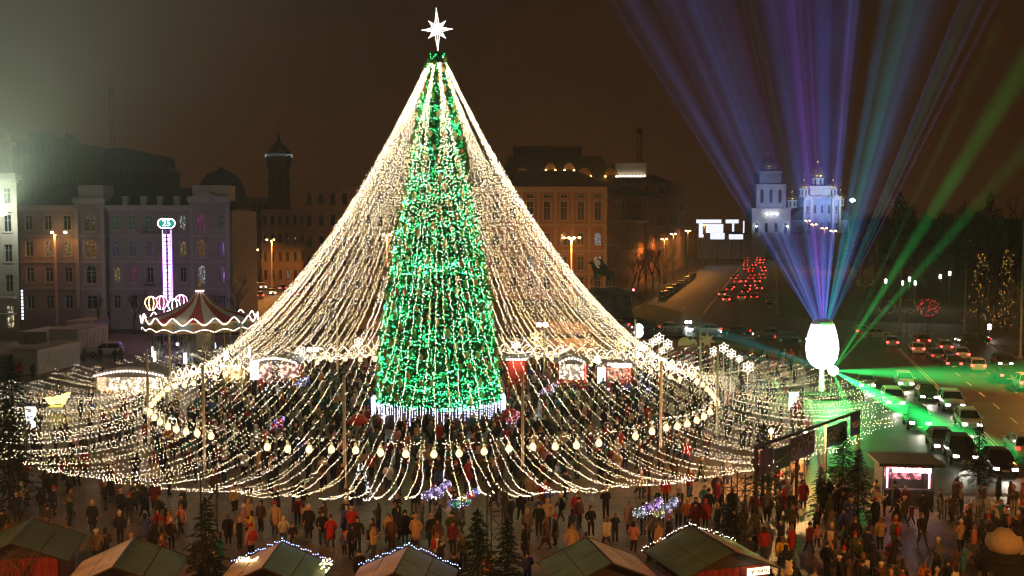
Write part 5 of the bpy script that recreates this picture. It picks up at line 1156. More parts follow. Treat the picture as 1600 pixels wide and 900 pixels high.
ups += [(lr.uniform(970, 1560), lr.uniform(2, 4), lr.choice((BLU, VIOL, CYA, BLU, (.35, .45, 1.0))), lr.uniform(14, 30)) for _ in range(26)]
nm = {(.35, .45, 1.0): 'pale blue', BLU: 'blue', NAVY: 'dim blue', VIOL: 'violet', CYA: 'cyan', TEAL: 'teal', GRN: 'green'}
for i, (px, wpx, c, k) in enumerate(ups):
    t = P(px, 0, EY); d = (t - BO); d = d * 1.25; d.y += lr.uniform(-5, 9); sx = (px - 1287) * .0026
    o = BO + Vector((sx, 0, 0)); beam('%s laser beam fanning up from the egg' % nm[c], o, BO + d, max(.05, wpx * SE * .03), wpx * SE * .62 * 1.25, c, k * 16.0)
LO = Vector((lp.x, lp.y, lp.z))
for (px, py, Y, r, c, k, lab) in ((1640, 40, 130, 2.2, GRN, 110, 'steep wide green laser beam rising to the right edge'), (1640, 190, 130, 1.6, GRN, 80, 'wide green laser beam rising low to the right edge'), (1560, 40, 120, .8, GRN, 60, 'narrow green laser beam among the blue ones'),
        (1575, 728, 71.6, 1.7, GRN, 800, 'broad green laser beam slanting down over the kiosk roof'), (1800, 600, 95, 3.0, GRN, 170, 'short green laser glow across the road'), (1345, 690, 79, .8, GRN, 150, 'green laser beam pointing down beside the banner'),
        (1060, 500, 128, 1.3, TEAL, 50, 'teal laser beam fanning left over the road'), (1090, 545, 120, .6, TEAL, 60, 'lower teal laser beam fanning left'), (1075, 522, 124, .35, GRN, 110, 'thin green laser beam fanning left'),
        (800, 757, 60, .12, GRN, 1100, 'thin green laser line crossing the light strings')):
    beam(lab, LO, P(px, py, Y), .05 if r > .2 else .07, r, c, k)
# the floodlight whose glare fills the left
f = P(2, 332, 147); o = thing('floodlight', 'glaring floodlight on the front of the cream house at the left edge', 'floodlight', (f.x, 147, f.z))
mb = MB(); mb.tube([(0, 2.9, 0), (0, .3, 0)], .08, 6); mb.build('bracket', mat('iron', (.03, .03, .03)), o)
mb = MB(); mb.lathe([(.2, -.5), (.7, -.3), (.8, 0), (.7, .3), (.2, .5)], 12); mb.build('lens', glow('left_flood', (.9, 1, .85), 40), o, True)
lamp('floodlight_beam', 'SPOT', (0, -.9, .2), 250000, (.80, 1.0, .68), o, .5, (-52, 60, 70), 84, .8)

# ================================================================ trees
BARK = mat('bark', (.06, .045, .035), .9, .3, 4)
def bare_mesh(h, seed, depth=5, spread=.5):
    r = random.Random(seed); mb = MB()
    def grow(p, d, L, rad, n):
        q = p + d * L * .5 + Vector((r.uniform(-.1, .1), r.uniform(-.1, .1), 0)) * L * .4; e = p + d * L
        mb.tube([p, q, e], [rad, rad * .85, rad * .65], 5 if n > 2 else 3)
        if n == 0: return
        for k in range(3 if n > 1 else 4):
            nd = (d + Vector((r.uniform(-1, 1), r.uniform(-1, 1), r.uniform(-.25, .7))) * spread * 1.25).normalized()
            grow(p + d * L * r.uniform(.55, 1), nd, L * r.uniform(.55, .78), rad * .58, n - 1)
    grow(Vector((0, 0, 0)), Vector((0, 0, 1)), h * .33, h * .016, depth); return mb
def split_tree(mb, name, m):
    k = 3 * 5; fN = 2 * 5 + 2
    t = MB(); t.v = mb.v[:k]; t.f = mb.f[:fN]; t.m = mb.m[:fN]; c = MB(); c.v = [v for v in mb.v[k:]]; c.f = [tuple(i - k for i in f) for f in mb.f[fN:]]; c.m = mb.m[fN:]
    return t.mesh('trunk', m), c.mesh('crown', m)
BT = [split_tree(bare_mesh(11, s, 5, .5), 'bare', BARK) for s in (1, 2, 3)]
def bare_tree(label, loc, h, v=0, rz=0, group=None):
    o = thing('bare_tree', label, 'tree', loc, rz, group); s = h / 11
    link('trunk', BT[v][0], o, None, 0, s); link('crown', BT[v][1], o, None, 0, s); return o
for i, (k, off, h) in enumerate(((26, -17, 13), (38, -17.2, 15), (50, -17, 13), (64, -17, 15), (80, -17, 14), (98, -17, 14))):
    p = AC + SD * k + SN * off; bare_tree('bare tree in front of the avenue houses, %s from the statue' % ('first', 'second', 'third', 'fourth', 'fifth', 'sixth')[i], (p.x, p.y, 0), h, i % 3, i * 1.3, 'avenue trees')
for i, (px, Y, h) in enumerate(((206, 157, 9), (150, 158, 8), (368, 158, 11), (336, 156, 9), (480, 222, 12), (500, 215, 11))):
    p = P(px, 350, Y); bare_tree('bare tree %s' % ('in front of the mauve house middle windows', 'below the left tower of the mauve house', 'at the right corner of the mauve house', 'beside the carousel top', 'at the brown house corner', 'before the dark house behind the tent')[i], (p.x, Y, 0), h, i % 3, i)
ORL = glow('orange_fairy', (1, .42, .07), 1.3)
for i, (px, Y, h) in enumerate(((1535, 168, 13.5), (1578, 160, 14))):
    p = P(px, 350, Y); o = bare_tree(('bare tree wrapped in orange fairy lights right of the grey mast', 'bare tree wrapped in orange fairy lights at the right edge')[i], (p.x, Y, 0), h, i, i)
    mb = MB()
    for k in range(90):
        z = lr.uniform(.8, h * .92); r = (1 - z / h) * 2.2 + .5; a = lr.uniform(0, 2 * PI); rr = r * math.sqrt(lr.random()); mb.octa((rr * math.cos(a), rr * math.sin(a), z), lr.uniform(.045, .075))
    tag(mb.build('fairy_lights', ORL, o), kind='stuff')
for i in range(14):
    px = 1345 + i * 22 + lr.uniform(-8, 8); Y = lr.uniform(235, 330); p = P(px, 350, Y)
    bare_tree('bare park tree in the darkness at the right, %s from the egg' % ORD[i], (p.x, Y, 0), lr.uniform(12, 19), i % 3, i * .9, 'dark park trees at the right')
for i in range(9):
    p = P(1236 + i * 13, 350, 508 + (i % 3) * 5); bare_tree('bare tree in front of the cathedral, %s from the bell tower' % ORD[i], (p.x, p.y, 0), 17 + (i * 7 % 5), i % 3, i, 'cathedral garden trees')
for i in range(20):
    p = P(1338 + i * 15 + lr.uniform(-5, 5), 350, lr.uniform(335, 395)); bare_tree('tall bare tree of the far park row, %s from the egg' % (ORD + ['nineteenth', 'twentieth', 'outermost'])[i], (p.x, p.y, 0), lr.uniform(21, 31), i % 3, i * 1.7, 'far row of park trees')
fw = MB()
for k in range(9000):
    px = lr.uniform(1325, 1680); Y = lr.uniform(396, 424); top = 17 + 7 * math.sin(px * .05) + 4 * math.sin(px * .13 + 1) + 3 * math.sin(px * .31); z = top * lr.random() ** .6; p = P(px, 350, Y) ; p.z = max(.3, z + lr.uniform(-1, 1.5))
    a = Vector((lr.uniform(-1, 1), lr.uniform(-1, 1), lr.uniform(-1, 1))) * 1.3; b = Vector((lr.uniform(-1, 1), lr.uniform(-1, 1), lr.uniform(-1, 1))) * 1.3
    fw.add([p, p + a, p + b], [(0, 1, 2)])
tag(fw.build('far_wood', mat('far_foliage', (.02, .022, .015), 1, .3, .5, 0, 0)), 'dark mass of far park foliage at the right', 'trees', kind='stuff')
block('dark_house', 'long unlit building closing the view at the far right', 1350, 1640, 343, 430, 20, 5, mat('far_masonry', (.13, .115, .10)), .01)
# red lit heart-like wheel ornament among the park
p = P(1451, 481, 150); o = thing('red_light_ornament', 'round red light ornament beyond the jammed road', 'light ornament', (p.x, 150, 0))
mb = MB()
for k in range(20):
    a = k * 2 * PI / 20; mb.octa((1.5 * math.cos(a) + lr.uniform(-.2, .2), 0, p.z + 1.2 * math.sin(a) + lr.uniform(-.2, .2)), .06)
for k in range(26): mb.octa((lr.uniform(-1.2, 1.2), .1, p.z + lr.uniform(-.9, .9)), .05)
tag(mb.build('bulbs', glow('red_fairy', (1, .04, .04), 3), o), kind='stuff'); mb = MB(); mb.tube([(1.55 * math.cos(k * PI / 12), .05, p.z + 1.25 * math.sin(k * PI / 12)) for k in range(24)], .04, 4, closed=True); mb.build('hoop', HD, o); mb = MB(); mb.tube([(0, .1, 0), (0, .1, p.z - 1.2)], .06, 5); mb.build('post', HD, o)
for i, (px, py) in enumerate(((1352, 441), (1385, 480), (1418, 478))):
    p = P(px, py, 150); o = thing('light_hoop', 'golden light outline %s' % ('high beside the egg beams', 'in the green beam', 'left of the red wheel')[i], 'light ornament', (p.x, 150, 0)); mb = MB()
    for k in range(16): a = k * 2 * PI / 16; mb.octa((1.2 * math.cos(a) + lr.uniform(-.15, .15), 0, p.z + .95 * math.sin(a) * (1 if i else .6) + lr.uniform(-.2, .2)), .04)
    tag(mb.build('bulbs', glow('gold_fairy', (1, .5, .12), 1.2), o), kind='stuff'); mb = MB(); mb.tube([(1.2 * math.cos(k * PI / 12), .05, p.z + .95 * math.sin(k * PI / 12) * (1 if i else .6)) for k in range(24)], .03, 4, closed=True); mb.tube([(0, .1, 0), (0, .1, p.z - .8)], .05, 5); mb.build('frame', HD, o)
# firs
def fir_meshes(h, seed, nbr=120):
    """trunk plus drooping boughs, each bough a spray of twigs and needles"""
    r = random.Random(seed); mb = MB(); tr = MB(); tr.tube([(0, 0, 0), (0, 0, h * .97)], [h * .022, .012], 6)
    for i in range(nbr):
        t = (i + r.random()) / nbr; z = h * (.05 + .93 * t); L = h * .31 * (1 - t) ** .85 * r.uniform(.62, 1.15) + .1; a = i * 2.399 + r.uniform(-.3, .3); o_ = Vector((math.cos(a), math.sin(a), 0)); sd = Vector((-o_.y, o_.x, 0))
        droop = r.uniform(.15, .5); n = int(16 + L * 46)
        for k in range(n):
            u = r.random() ** .7; sw = r.uniform(-1, 1) * .34 * L * (1.05 - u); p = o_ * (L * u) + sd * sw + Vector((0, 0, z + .12 * L * u - droop * L * u * u))
            d = (o_ * r.uniform(.3, 1) + sd * (1 if sw > 0 else -1) * r.uniform(.1, .9) + Vector((0, 0, r.uniform(-.55, .25)))).normalized(); q = r.uniform(.10, .2) * (.6 + .4 * h / 4); s_ = d.cross(Vector((r.uniform(-.5, .5), r.uniform(-.5, .5), 1))).normalized() * q * .17
            mb.add([p - s_, p + d * q, p + s_], [(0, 1, 2)])
    for k in range(14): a = k * 2.4; mb.add([(0, 0, h * .94), (math.cos(a) * .05, math.sin(a) * .05, h * (.95 + .004 * k)), (0, 0, h * 1.02)], [(0, 1, 2)])
    return tr.mesh('trunk', BARK), mb.mesh('crown', mat('fir_dark', (.016, .034, .016), 1.0, .3, 6, 0, .0))
FT = [fir_meshes(4.5, 5), fir_meshes(4.5, 6)]
for i, (px, Y, h, lab) in enumerate(((312, 44.5, 4.9, 'dark fir tree between two huts at the lower left'), (745, 43.5, 4.7, 'dark fir tree at the bottom centre, taller of the pair'), (793, 44.5, 4.0, 'dark fir tree at the bottom centre, right of the pair'), (1148, 50.5, 3.6, 'fir by the truss tower behind the sign hut'),
        (1198, 61, 5.0, 'dark fir at the left end of the banner gate'), (1325, 60, 5.0, 'dark fir below the right end of the banner gate'), (1350, 57, 4.4, 'dark fir left of the lit kiosk'), (1290, 58.5, 3.0, 'small fir in the crowd below the banner'), (10, 82, 6.5, 'dark fir at the left edge under the strings'), (3, 60, 6.5, 'dark fir at the left edge behind the branches'),
        (428, 97, 4.2, 'fir with tiny lights in the crowd left of the tree'), (1010, 92, 4.2, 'fir with tiny lights in the crowd right of the tree'), (560, 62, 2.4, 'small fir with white lights in the front of the ring'), (1160, 86, 4.4, 'fir among the strings at the right'), (1540, 66, 4.2, 'dark fir beside the road at the lower right'))):
    p = P(px, 350, Y); o = thing('fir_tree', lab, 'tree', (p.x, Y, .012), i * .7); s = h / 4.5; link('trunk', FT[i % 2][0], o, None, 0, s); link('crown', FT[i % 2][1], o, None, 0, s)
    if 'lights' in lab:
        mb = MB()
        for k in range(140): z = h * (1 - lr.random() ** .8 * .9); r = h * .29 * (1 - z / h) + .08; a = lr.uniform(0, 2 * PI); mb.octa((r * math.cos(a), r * math.sin(a), z), .022)
        tag(mb.build('fairy_lights', glow('fir_fairy', (.9, .92, 1), 4), o), kind='stuff')
# bare twigs near the lower left corner
o = thing('bare_tree', 'leafless tree whose twigs cross the hut roofs at the lower left', 'tree', (-19.0, 39.4, .012), .4); s = .55
link('trunk', BT[1][0], o, None, 0, s); link('crown', BT[1][1], o, None, 0, s)
# ================================================================ lattice towers, gate banner
TRS = mat('dark_truss', (.07, .06, .05), .5, .2, 3, .4)
def lattice(label, px, Y, h):
    p = P(px, 350, Y); o = thing('truss_tower', label, 'truss tower', (p.x, Y, .012), .3)
    for x, y in ((-.4, -.4), (.4, -.4), (.4, .4), (-.4, .4)): mb = MB(); mb.tube([(x, y, 0), (x, y, h)], .035, 5); mb.build('chord', TRS, o)
    n = int(h / .8)
    for k in range(n):
        mb = MB(); z = k * h / n; s = 1 if k % 2 else -1
        for a, b in (((-.4, -.4), (.4, -.4)), ((.4, -.4), (.4, .4)), ((.4, .4), (-.4, .4)), ((-.4, .4), (-.4, -.4))): mb.tube([(a[0], a[1], z + (h / n if s > 0 else 0)), (b[0], b[1], z + (0 if s > 0 else h / n))], .02, 4); mb.tube([(a[0], a[1], z), (b[0], b[1], z)], .02, 4)
        mb.build('brace', TRS, o)
lattice('dark lattice tower behind the sign hut', 1153, 52, 4.2); lattice('dark lattice tower behind the bottom firs', 776, 50, 4.4); lattice('dark lattice tower by the left fir', 318, 52, 4.0); lattice('dark lattice tower at the left edge', 18, 62, 5.0)
ga, gb_ = Vector((13.9, 57, 0)), Vector((23.4, 68, 0)); gd = (gb_ - ga).normalized(); gl = (gb_ - ga).length
gt = thing('banner_gate', 'entrance gate with long purple and teal printed banner at the right', 'gateway', ga, math.atan2(gd.y, gd.x))
for x in (0, gl * .36, gl * .64, gl): part_box(gt, 'post', (x, .15, 2.2), (.16, .16, 4.4), TRS)
part_box(gt, 'beam', (gl / 2, .15, 4.45), (gl + .2, .16, .16), TRS)
PUR = mat('banner_purple', (.13, .11, .24), .6, .25, 1.2); TEA = mat('banner_teal', (.06, .17, .19), .6, .2, 1.2); BLB = mat('banner_blue', (.02, .06, .22), .6, .1, 1); WHP = mat('banner_print', (.45, .45, .5), .6, .1, 2)
bn = []
for (u0, u1, m, z0, z1) in ((.01, .12, PUR, 2.8, 4.2), (.13, .27, TEA, 2.7, 4.0), (.27, .50, PUR, 2.9, 4.3), (.62, .84, TEA, 2.9, 4.2), (.88, .99, BLB, 3.0, 4.4)):
    bn.append(part_box(gt, 'banner_panel', ((u0 + u1) / 2 * gl, 0, (z0 + z1) / 2), ((u1 - u0) * gl - .03, .05, z1 - z0), m))
text(bn[4], 'VISA', (.935 * gl, -.05, 3.7), .62, mat('print_white', (.8, .8, .8), .5))
for i, (u, z) in enumerate(((.30, 3.5), (.36, 3.75), (.42, 3.5), (.46, 3.8), (.66, 3.5), (.71, 3.7), (.77, 3.5), (.81, 3.8))):
    mb = MB(); mb.tube([(u * gl + (.1 + .03 * k) * math.cos(k * .55 + i), -.05, z + (.1 + .03 * k) * math.sin(k * .55 + i)) for k in range(13)], .04, 4); mb.build('printed_scroll', WHP, bn[2] if i < 4 else bn[3])
mb = MB(); mb.tube([(.14 * gl + k * .12, -.05, 3.2 + .07 * math.sin(k * 2.1) + k * .02) for k in range(15)], .03, 4); mb.build('printed_script', WHP, bn[1])
for i, (px, py) in enumerate(((1205, 674), (1258, 673))):
    p = P(px, py, 64); o = thing('work_lamp', 'small warm lamp above the banner gate, %s' % ('left one', 'right one')[i], 'lamp', (p.x, 64, .012)); mb = MB(); mb.tube([(0, 0, 0), (0, 0, p.z - .1)], .04, 5); mb.build('post', TRS, o); mb = MB(); mb.lathe([(.05, -.14), (.15, 0), (.05, .14)], 10, (0, 0, p.z)); mb.build('lens', glow('work_lamp', (1, .7, .4), 60), o); lamp('work_light', 'POINT', (0, -.3, p.z - .1), 1500, (1, .5, .18), o, .1)

# ================================================================ people
PM_COAT = {'black': (.018, .018, .02), 'navy': (.02, .028, .06), 'brown': (.10, .05, .028), 'grey': (.14, .14, .15), 'olive': (.07, .08, .035), 'red': (.42, .025, .02), 'beige': (.48, .34, .2), 'white': (.68, .64, .58), 'yellow': (.75, .5, .03), 'pink': (.55, .26, .28), 'orange': (.6, .2, .03), 'blue': (.06, .10, .40), 'burgundy': (.16, .02, .03), 'teal': (.04, .2, .22)}
CO = {k: mat('coat_' + k, v, .85, .18, 5) for k, v in PM_COAT.items()}
SKIN = mat('skin_tone', (.52, .30, .20), .6, .08, 6); TRO = [mat('trousers_dark', (.02, .02, .025), .85), mat('jeans', (.04, .06, .12), .85), mat('trousers_grey', (.08, .08, .08), .85)]; SHOE = mat('shoes', (.02, .017, .015), .6)
HAIR = [mat('hair_dark', (.025, .016, .012), .7), mat('hair_fair', (.25, .14, .06), .7)]
def body(pose, sub=1):
    if pose == 'walk': l = [(.12, -.12, .5), (.12, -.3, .1), (.12, -.46, .06), (-.1, .04, .5), (-.1, .26, .14), (-.1, .12, .05)]; a = [(.27, .16, 1.12), (.28, .1, .88), (.28, .04, .79), (-.27, -.08, 1.12), (-.26, -.26, .94), (-.25, -.33, .88)]
    elif pose == 'phone': l = [(.11, -.02, .5), (.11, .03, .09), (.12, -.13, .05), (-.12, -.02, .5), (-.13, .03, .09), (-.14, -.13, .05)]; a = [(.27, -.04, 1.14), (.13, -.3, 1.32), (.09, -.36, 1.38), (-.27, -.02, 1.13), (-.14, -.28, 1.22), (-.08, -.34, 1.28)]
    elif pose == 'pocket': l = [(.13, -.04, .5), (.16, .02, .09), (.19, -.13, .05), (-.11, 0, .5), (-.11, .04, .09), (-.13, -.12, .05)]; a = [(.31, .06, 1.13), (.22, -.1, .96), (.17, -.13, .92), (-.31, .06, 1.13), (-.22, -.1, .96), (-.17, -.13, .92)]
    else: l = [(.1, -.02, .5), (.1, .03, .09), (.11, -.13, .05), (-.1, -.02, .5), (-.1, .03, .09), (-.11, -.13, .05)]; a = [(.28, .03, 1.12), (.28, -.05, .88), (.27, -.08, .78), (-.28, .03, 1.12), (-.28, -.05, .88), (-.27, -.08, .78)]
    nd = [((0, 0, .93), (.165, .135)), ((0, 0, 1.18), (.175, .14)), ((0, .01, 1.37), (.15, .12)), ((0, .01, 1.49), .065), ((0, -.015, 1.58), (.088, .1)), ((0, -.01, 1.69), (.08, .09)),
          ((.1, 0, .84), .115), (l[0], .082), (l[1], .055), (l[2], .045), ((-.1, 0, .84), .115), (l[3], .082), (l[4], .055), (l[5], .045),
          ((.2, .01, 1.37), .095), (a[0], .08), (a[1], .05), (a[2], .045), ((-.2, .01, 1.37), .095), (a[3], .08), (a[4], .05), (a[5], .045)]
    ed = [(0, 1), (1, 2), (2, 3), (3, 4), (4, 5), (0, 6), (6, 7), (7, 8), (8, 9), (0, 10), (10, 11), (11, 12), (12, 13), (2, 14), (14, 15), (15, 16), (16, 17), (2, 18), (18, 19), (19, 20), (20, 21)]
    me = skin('person', nd, ed, [CO['black'], TRO[0], SKIN, SHOE], sub)
    if sub:
        bm = bmesh.new(); bm.from_mesh(me); fb = MB()
        for w, h in ((a[1], a[2]), (a[4], a[5])):
            w = Vector(w); h = Vector(h); d = (h - w).normalized(); sd = d.cross(Vector((0, 1, .3))).normalized()
            for q, L in ((-1.5, .055), (-.5, .075), (.5, .08), (1.5, .07)): b0 = h + sd * q * .018 + d * .02; fb.tube([b0, b0 + d * L * .6, b0 + d * L + Vector((0, -.02, 0))], [.011, .01, .007], 4)
            fb.tube([w + d * .04 + sd * .03, w + d * .08 + sd * .06, w + d * .12 + sd * .06], [.012, .011, .008], 4)
        nb_ = len(bm.faces); vv = [bm.verts.new(v) for v in fb.v]
        for f in fb.f: bm.faces.new([vv[i] for i in f])
        # a small nose
        n3 = [bm.verts.new(v) for v in ((-.015, -.1, 1.585), (.015, -.1, 1.585), (0, -.1, 1.63), (0, -.128, 1.59))]
        for f in ((0, 1, 3), (1, 2, 3), (2, 0, 3)): bm.faces.new([n3[i] for i in f])
        bm.to_mesh(me); bm.free()
    hands = [Vector(a[2]), Vector(a[5])]
    for p in me.polygons:
        c = p.center; p.use_smooth = True
        if c.z > 1.5: p.material_index = 2
        elif min((c - h).length for h in hands) < .085: p.material_index = 2
        elif c.z < .105: p.material_index = 3
        elif c.z < .74 and abs(c.x) < .24: p.material_index = 1
        else: p.material_index = 0
    return me
POSES = ('stand', 'walk', 'phone', 'pocket'); BODY = {p: body(p) for p in POSES}; LOW = {p: body(p, 0) for p in POSES}
def lat(prof, n=10, sx=1, sy=1, c=(0, 0, 0)): m = MB(); m.lathe(prof, n, c, 0, sx, sy); return m
HC = (0, .0, 0)
HATB = {'knitted hat': lat([(.102, 1.64), (.108, 1.66), (.102, 1.73), (.07, 1.78), (.02, 1.80), (.03, 1.82), (.035, 1.84), (.01, 1.86)], 10, 1, 1.08, HC), 'hood': lat([(.12, 1.46), (.12, 1.56), (.125, 1.66), (.11, 1.74), (.06, 1.79), (.01, 1.80)], 10, 1, 1.0, (0, .045, 0)),
        'hair': lat([(.095, 1.46), (.105, 1.55), (.108, 1.66), (.09, 1.74), (.045, 1.775), (.01, 1.78)], 10, .95, .85, (0, .04, 0)), 'cap': lat([(.12, 1.655), (.122, 1.68), (.11, 1.74), (.06, 1.775), (.01, 1.78)], 10, 1, 1.1, (0, .005, 0))}
SKB = lat([(.255, .50), (.24, .75), (.22, .95), (.205, 1.15), (.18, 1.3)], 12, 1, .8, (0, .01, 0))
_HM = {}
def hm(kind, b, m):
    if (kind, m.name) not in _HM: _HM[(kind, m.name)] = b.mesh(kind.replace('knitted ', '').replace(' ', '_'), m, True)
    return _HM[(kind, m.name)]
BAG = MB(); BAG.box((0, .2, 1.2), (.3, .16, .42)); BAG.tube([(.1, .12, 1.4), (.12, -.14, 1.38), (.12, -.14, 1.15)], .02, 4)
NP = [0]
def person(label, loc, rz, coat, pose, hat, hatcol, tro, h=1.0, longc=False, bag=False, group='people on the square'):
    o = link('person', BODY[pose], None, loc, rz, h); tag(o, label, 'person', group)
    for i, m in ((0, CO[coat]), (1, TRO[tro])): o.material_slots[i].link = 'OBJECT'; o.material_slots[i].material = m
    if hat == 'hair': link('hair', hm('hair', HATB['hair'], HAIR[0 if hatcol in ('black', 'brown', 'navy', 'grey') else 1]), o)
    else: link('hat' if hat != 'hood' else 'hood', hm(hat if hat != 'knitted hat' else 'hat', HATB[hat], CO[coat if hat == 'hood' else hatcol]), o)
    if longc: link('coat', hm('coat', SKB, CO[coat]), o)
    if bag: link('backpack', hm('backpack', BAG, CO[hatcol]), o)
    NP[0] += 1; return o
pr = random.Random(99)
used = []
CELL = {}
def free(x, y, d):
    i, j = int(x // 1), int(y // 1)
    return all((x - a) ** 2 + (y - b) ** 2 > d * d for u in (-1, 0, 1) for v in (-1, 0, 1) for a, b in CELL.get((i + u, j + v), ()))
def take(x, y): used.append((x, y)); CELL.setdefault((int(x // 1), int(y // 1)), []).append((x, y))
# people one can pick out: (px, foot py, coat, pose, hat, hat colour, facing deg, scale, long coat, where)
key = [(393, 848, 'yellow', 'phone', 'hair', 'brown', 100, .98, 1, 'behind the brown-roofed hut'), (381, 838, 'pink', 'walk', 'knitted hat', 'white', 80, 1, 1, 'next to the yellow coat'), (357, 852, 'black', 'stand', 'hair', 'beige', 10, .95, 1, 'left of the pink and yellow coats'), (443, 850, 'white', 'pocket', 'hood', 'white', 30, .85, 0, 'beside the brown-roofed hut'), (408, 832, 'brown', 'stand', 'hair', 'black', 150, 1.02, 0, 'behind the yellow coat'), (430, 836, 'beige', 'stand', 'knitted hat', 'red', 170, 1.05, 1, 'with a scarf beside the pink coat'),
 (483, 842, 'black', 'stand', 'knitted hat', 'white', 175, 1.05, 1, 'alone behind the brown-roofed hut'), (504, 852, 'black', 'pocket', 'hair', 'black', 200, 1.04, 0, 'legs apart, between two huts'), (538, 868, 'blue', 'stand', 'knitted hat', 'red', 160, .72, 0, 'child between the two roofs'), (559, 862, 'black', 'stand', 'hair', 'black', 180, 1.04, 0, 'beside the child in blue'), (582, 862, 'grey', 'walk', 'hair', 'black', 120, 1, 0, 'with a teal bag by the child'), (612, 858, 'brown', 'stand', 'hair', 'beige', 170, .98, 1, 'at the back of the blue-lit hut'), (633, 850, 'black', 'stand', 'hood', 'black', 190, 1.02, 1, 'behind the blue-lit hut'), (646, 852, 'black', 'pocket', 'hair', 'black', 150, 1.0, 0, 'second behind the blue-lit hut'),
 (701, 832, 'white', 'phone', 'knitted hat', 'white', 80, 1, 1, 'next to the balloon seller'), (682, 838, 'black', 'stand', 'cap', 'black', -90, 1.04, 0, 'holding balloons'), (722, 834, 'navy', 'stand', 'hair', 'black', -80, 1.02, 1, 'under the coloured balloons'), (684, 862, 'brown', 'stand', 'hair', 'black', 170, .98, 0, 'right of the blue-lit hut'), (708, 864, 'burgundy', 'stand', 'hair', 'black', 180, .95, 0, 'beside the bottom firs'), (824, 846, 'grey', 'stand', 'knitted hat', 'beige', 180, 1, 1, 'in a puffer coat by the lattice tower'), (853, 860, 'brown', 'walk', 'hair', 'beige', 60, 1, 1, 'left of the straw-roofed hut'), (842, 838, 'black', 'stand', 'hair', 'black', 170, 1.05, 0, 'behind the long-coated one'), (855, 828, 'beige', 'pocket', 'hood', 'beige', 180, 1, 0, 'with a hood near the fir'), (901, 816, 'red', 'stand', 'hair', 'black', 180, 1, 1, 'right of the front pole'), (876, 818, 'black', 'walk', 'knitted hat', 'white', 100, 1, 0, 'in white shoes near the red coat'), (893, 846, 'navy', 'stand', 'hair', 'black', 60, 1, 0, 'at the corner of the straw-roofed hut'), (923, 838, 'black', 'pocket', 'hair', 'brown', 200, .95, 0, 'behind the straw-roofed hut'),
 (1040, 790, 'red', 'stand', 'hair', 'black', 190, 1, 0, 'behind the balloons at the right'), (1060, 825, 'grey', 'stand', 'hair', 'beige', 180, 1, 0, 'in a patterned jacket beside the orange one'), (1073, 826, 'orange', 'pocket', 'knitted hat', 'yellow', 185, .95, 0, 'behind the sign hut'), (1102, 824, 'red', 'stand', 'hood', 'red', 170, .9, 1, 'in a hooded coat behind the sign hut'), (1087, 826, 'black', 'stand', 'hair', 'black', 170, 1, 0, 'between the orange and red coats'), (1005, 838, 'black', 'stand', 'cap', 'black', 20, 1.05, 0, 'in a vest with the lit balloons'), (983, 832, 'beige', 'stand', 'hair', 'beige', 160, .98, 1, 'left of the lit balloons'), (1002, 780, 'beige', 'stand', 'knitted hat', 'white', 180, 1, 0, 'under the strings at the right'), (1120, 786, 'brown', 'stand', 'knitted hat', 'white', 180, 1.05, 1, 'alone on the paving by the gate'),
 (1222, 895, 'yellow', 'walk', 'hair', 'beige', -10, 1.02, 0, 'walking past the sign hut'), (1255, 795, 'red', 'stand', 'hair', 'black', 170, 1, 1, 'in a long coat in the dark crowd'), (1250, 755, 'beige', 'stand', 'knitted hat', 'pink', 180, 1, 0, 'under the banner gate'), (1238, 838, 'olive', 'stand', 'hair', 'beige', 170, 1, 0, 'in the dark crowd by the yellow jacket'), (1563, 832, 'teal', 'stand', 'hair', 'beige', 200, 1.05, 0, 'near the picket fence at the right'), (1551, 836, 'white', 'stand', 'knitted hat', 'white', 180, 1, 1, 'beside the teal jacket'), (1508, 852, 'black', 'walk', 'hair', 'brown', 100, 1.05, 1, 'in a white-trimmed coat by the fence'),
 (133, 742, 'red', 'stand', 'hair', 'black', 170, 1, 1, 'under the strings at the left'), (172, 742, 'white', 'stand', 'hair', 'beige', 190, .98, 0, 'right of the red coat at the left'), (265, 845, 'orange', 'walk', 'hair', 'beige', 120, .95, 0, 'near the left fir'), (248, 845, 'red', 'walk', 'hair', 'black', 140, 1, 0, 'beside the orange jacket at the left'), (283, 838, 'pink', 'walk', 'hair', 'beige', 150, 1, 0, 'in a pale coat by the left fir'), (145, 832, 'navy', 'stand', 'knitted hat', 'yellow', 180, 1, 1, 'behind the left hut'), (112, 810, 'grey', 'walk', 'hair', 'beige', 140, 1, 0, 'walking by the left hut'), (31, 590, 'red', 'stand', 'hair', 'black', 20, 1, 1, 'by the white cabin'), (34, 584, 'black', 'stand', 'hair', 'black', 160, 1.05, 0, 'at the corner of the white cabin'), (52, 592, 'black', 'stand', 'hair', 'black', 30, .95, 0, 'right of the red coat by the cabin'), (122, 568, 'black', 'walk', 'hair', 'black', 90, 1, 0, 'left of the estate car'), (132, 566, 'navy', 'stand', 'hair', 'black', 100, 1, 0, 'at the front of the estate car'), (157, 566, 'black', 'stand', 'hair', 'black', 180, 1.05, 0, 'before the estate car'), (180, 566, 'black', 'stand', 'hair', 'black', 140, 1, 0, 'behind the estate car'), (189, 566, 'brown', 'stand', 'hair', 'black', 200, 1, 0, 'second behind the estate car')]
for px, py, c, ps, ht, hc, fa, sc, lg, wh in key:
    p = G(px, py); take(p.x, p.y); g = 'child' if sc < .8 else 'person'
    person('person in %s %s%s, %s' % (c, 'coat' if lg else 'jacket', {'hair': '', 'hood': ' with hood up', 'cap': ' and cap', 'knitted hat': ' and %s hat' % hc}[ht], wh), (p.x, p.y, .014), R(fa) + PI, c, ps, ht, hc, pr.choice((0, 0, 1, 2)), sc, bool(lg), pr.random() < .15)
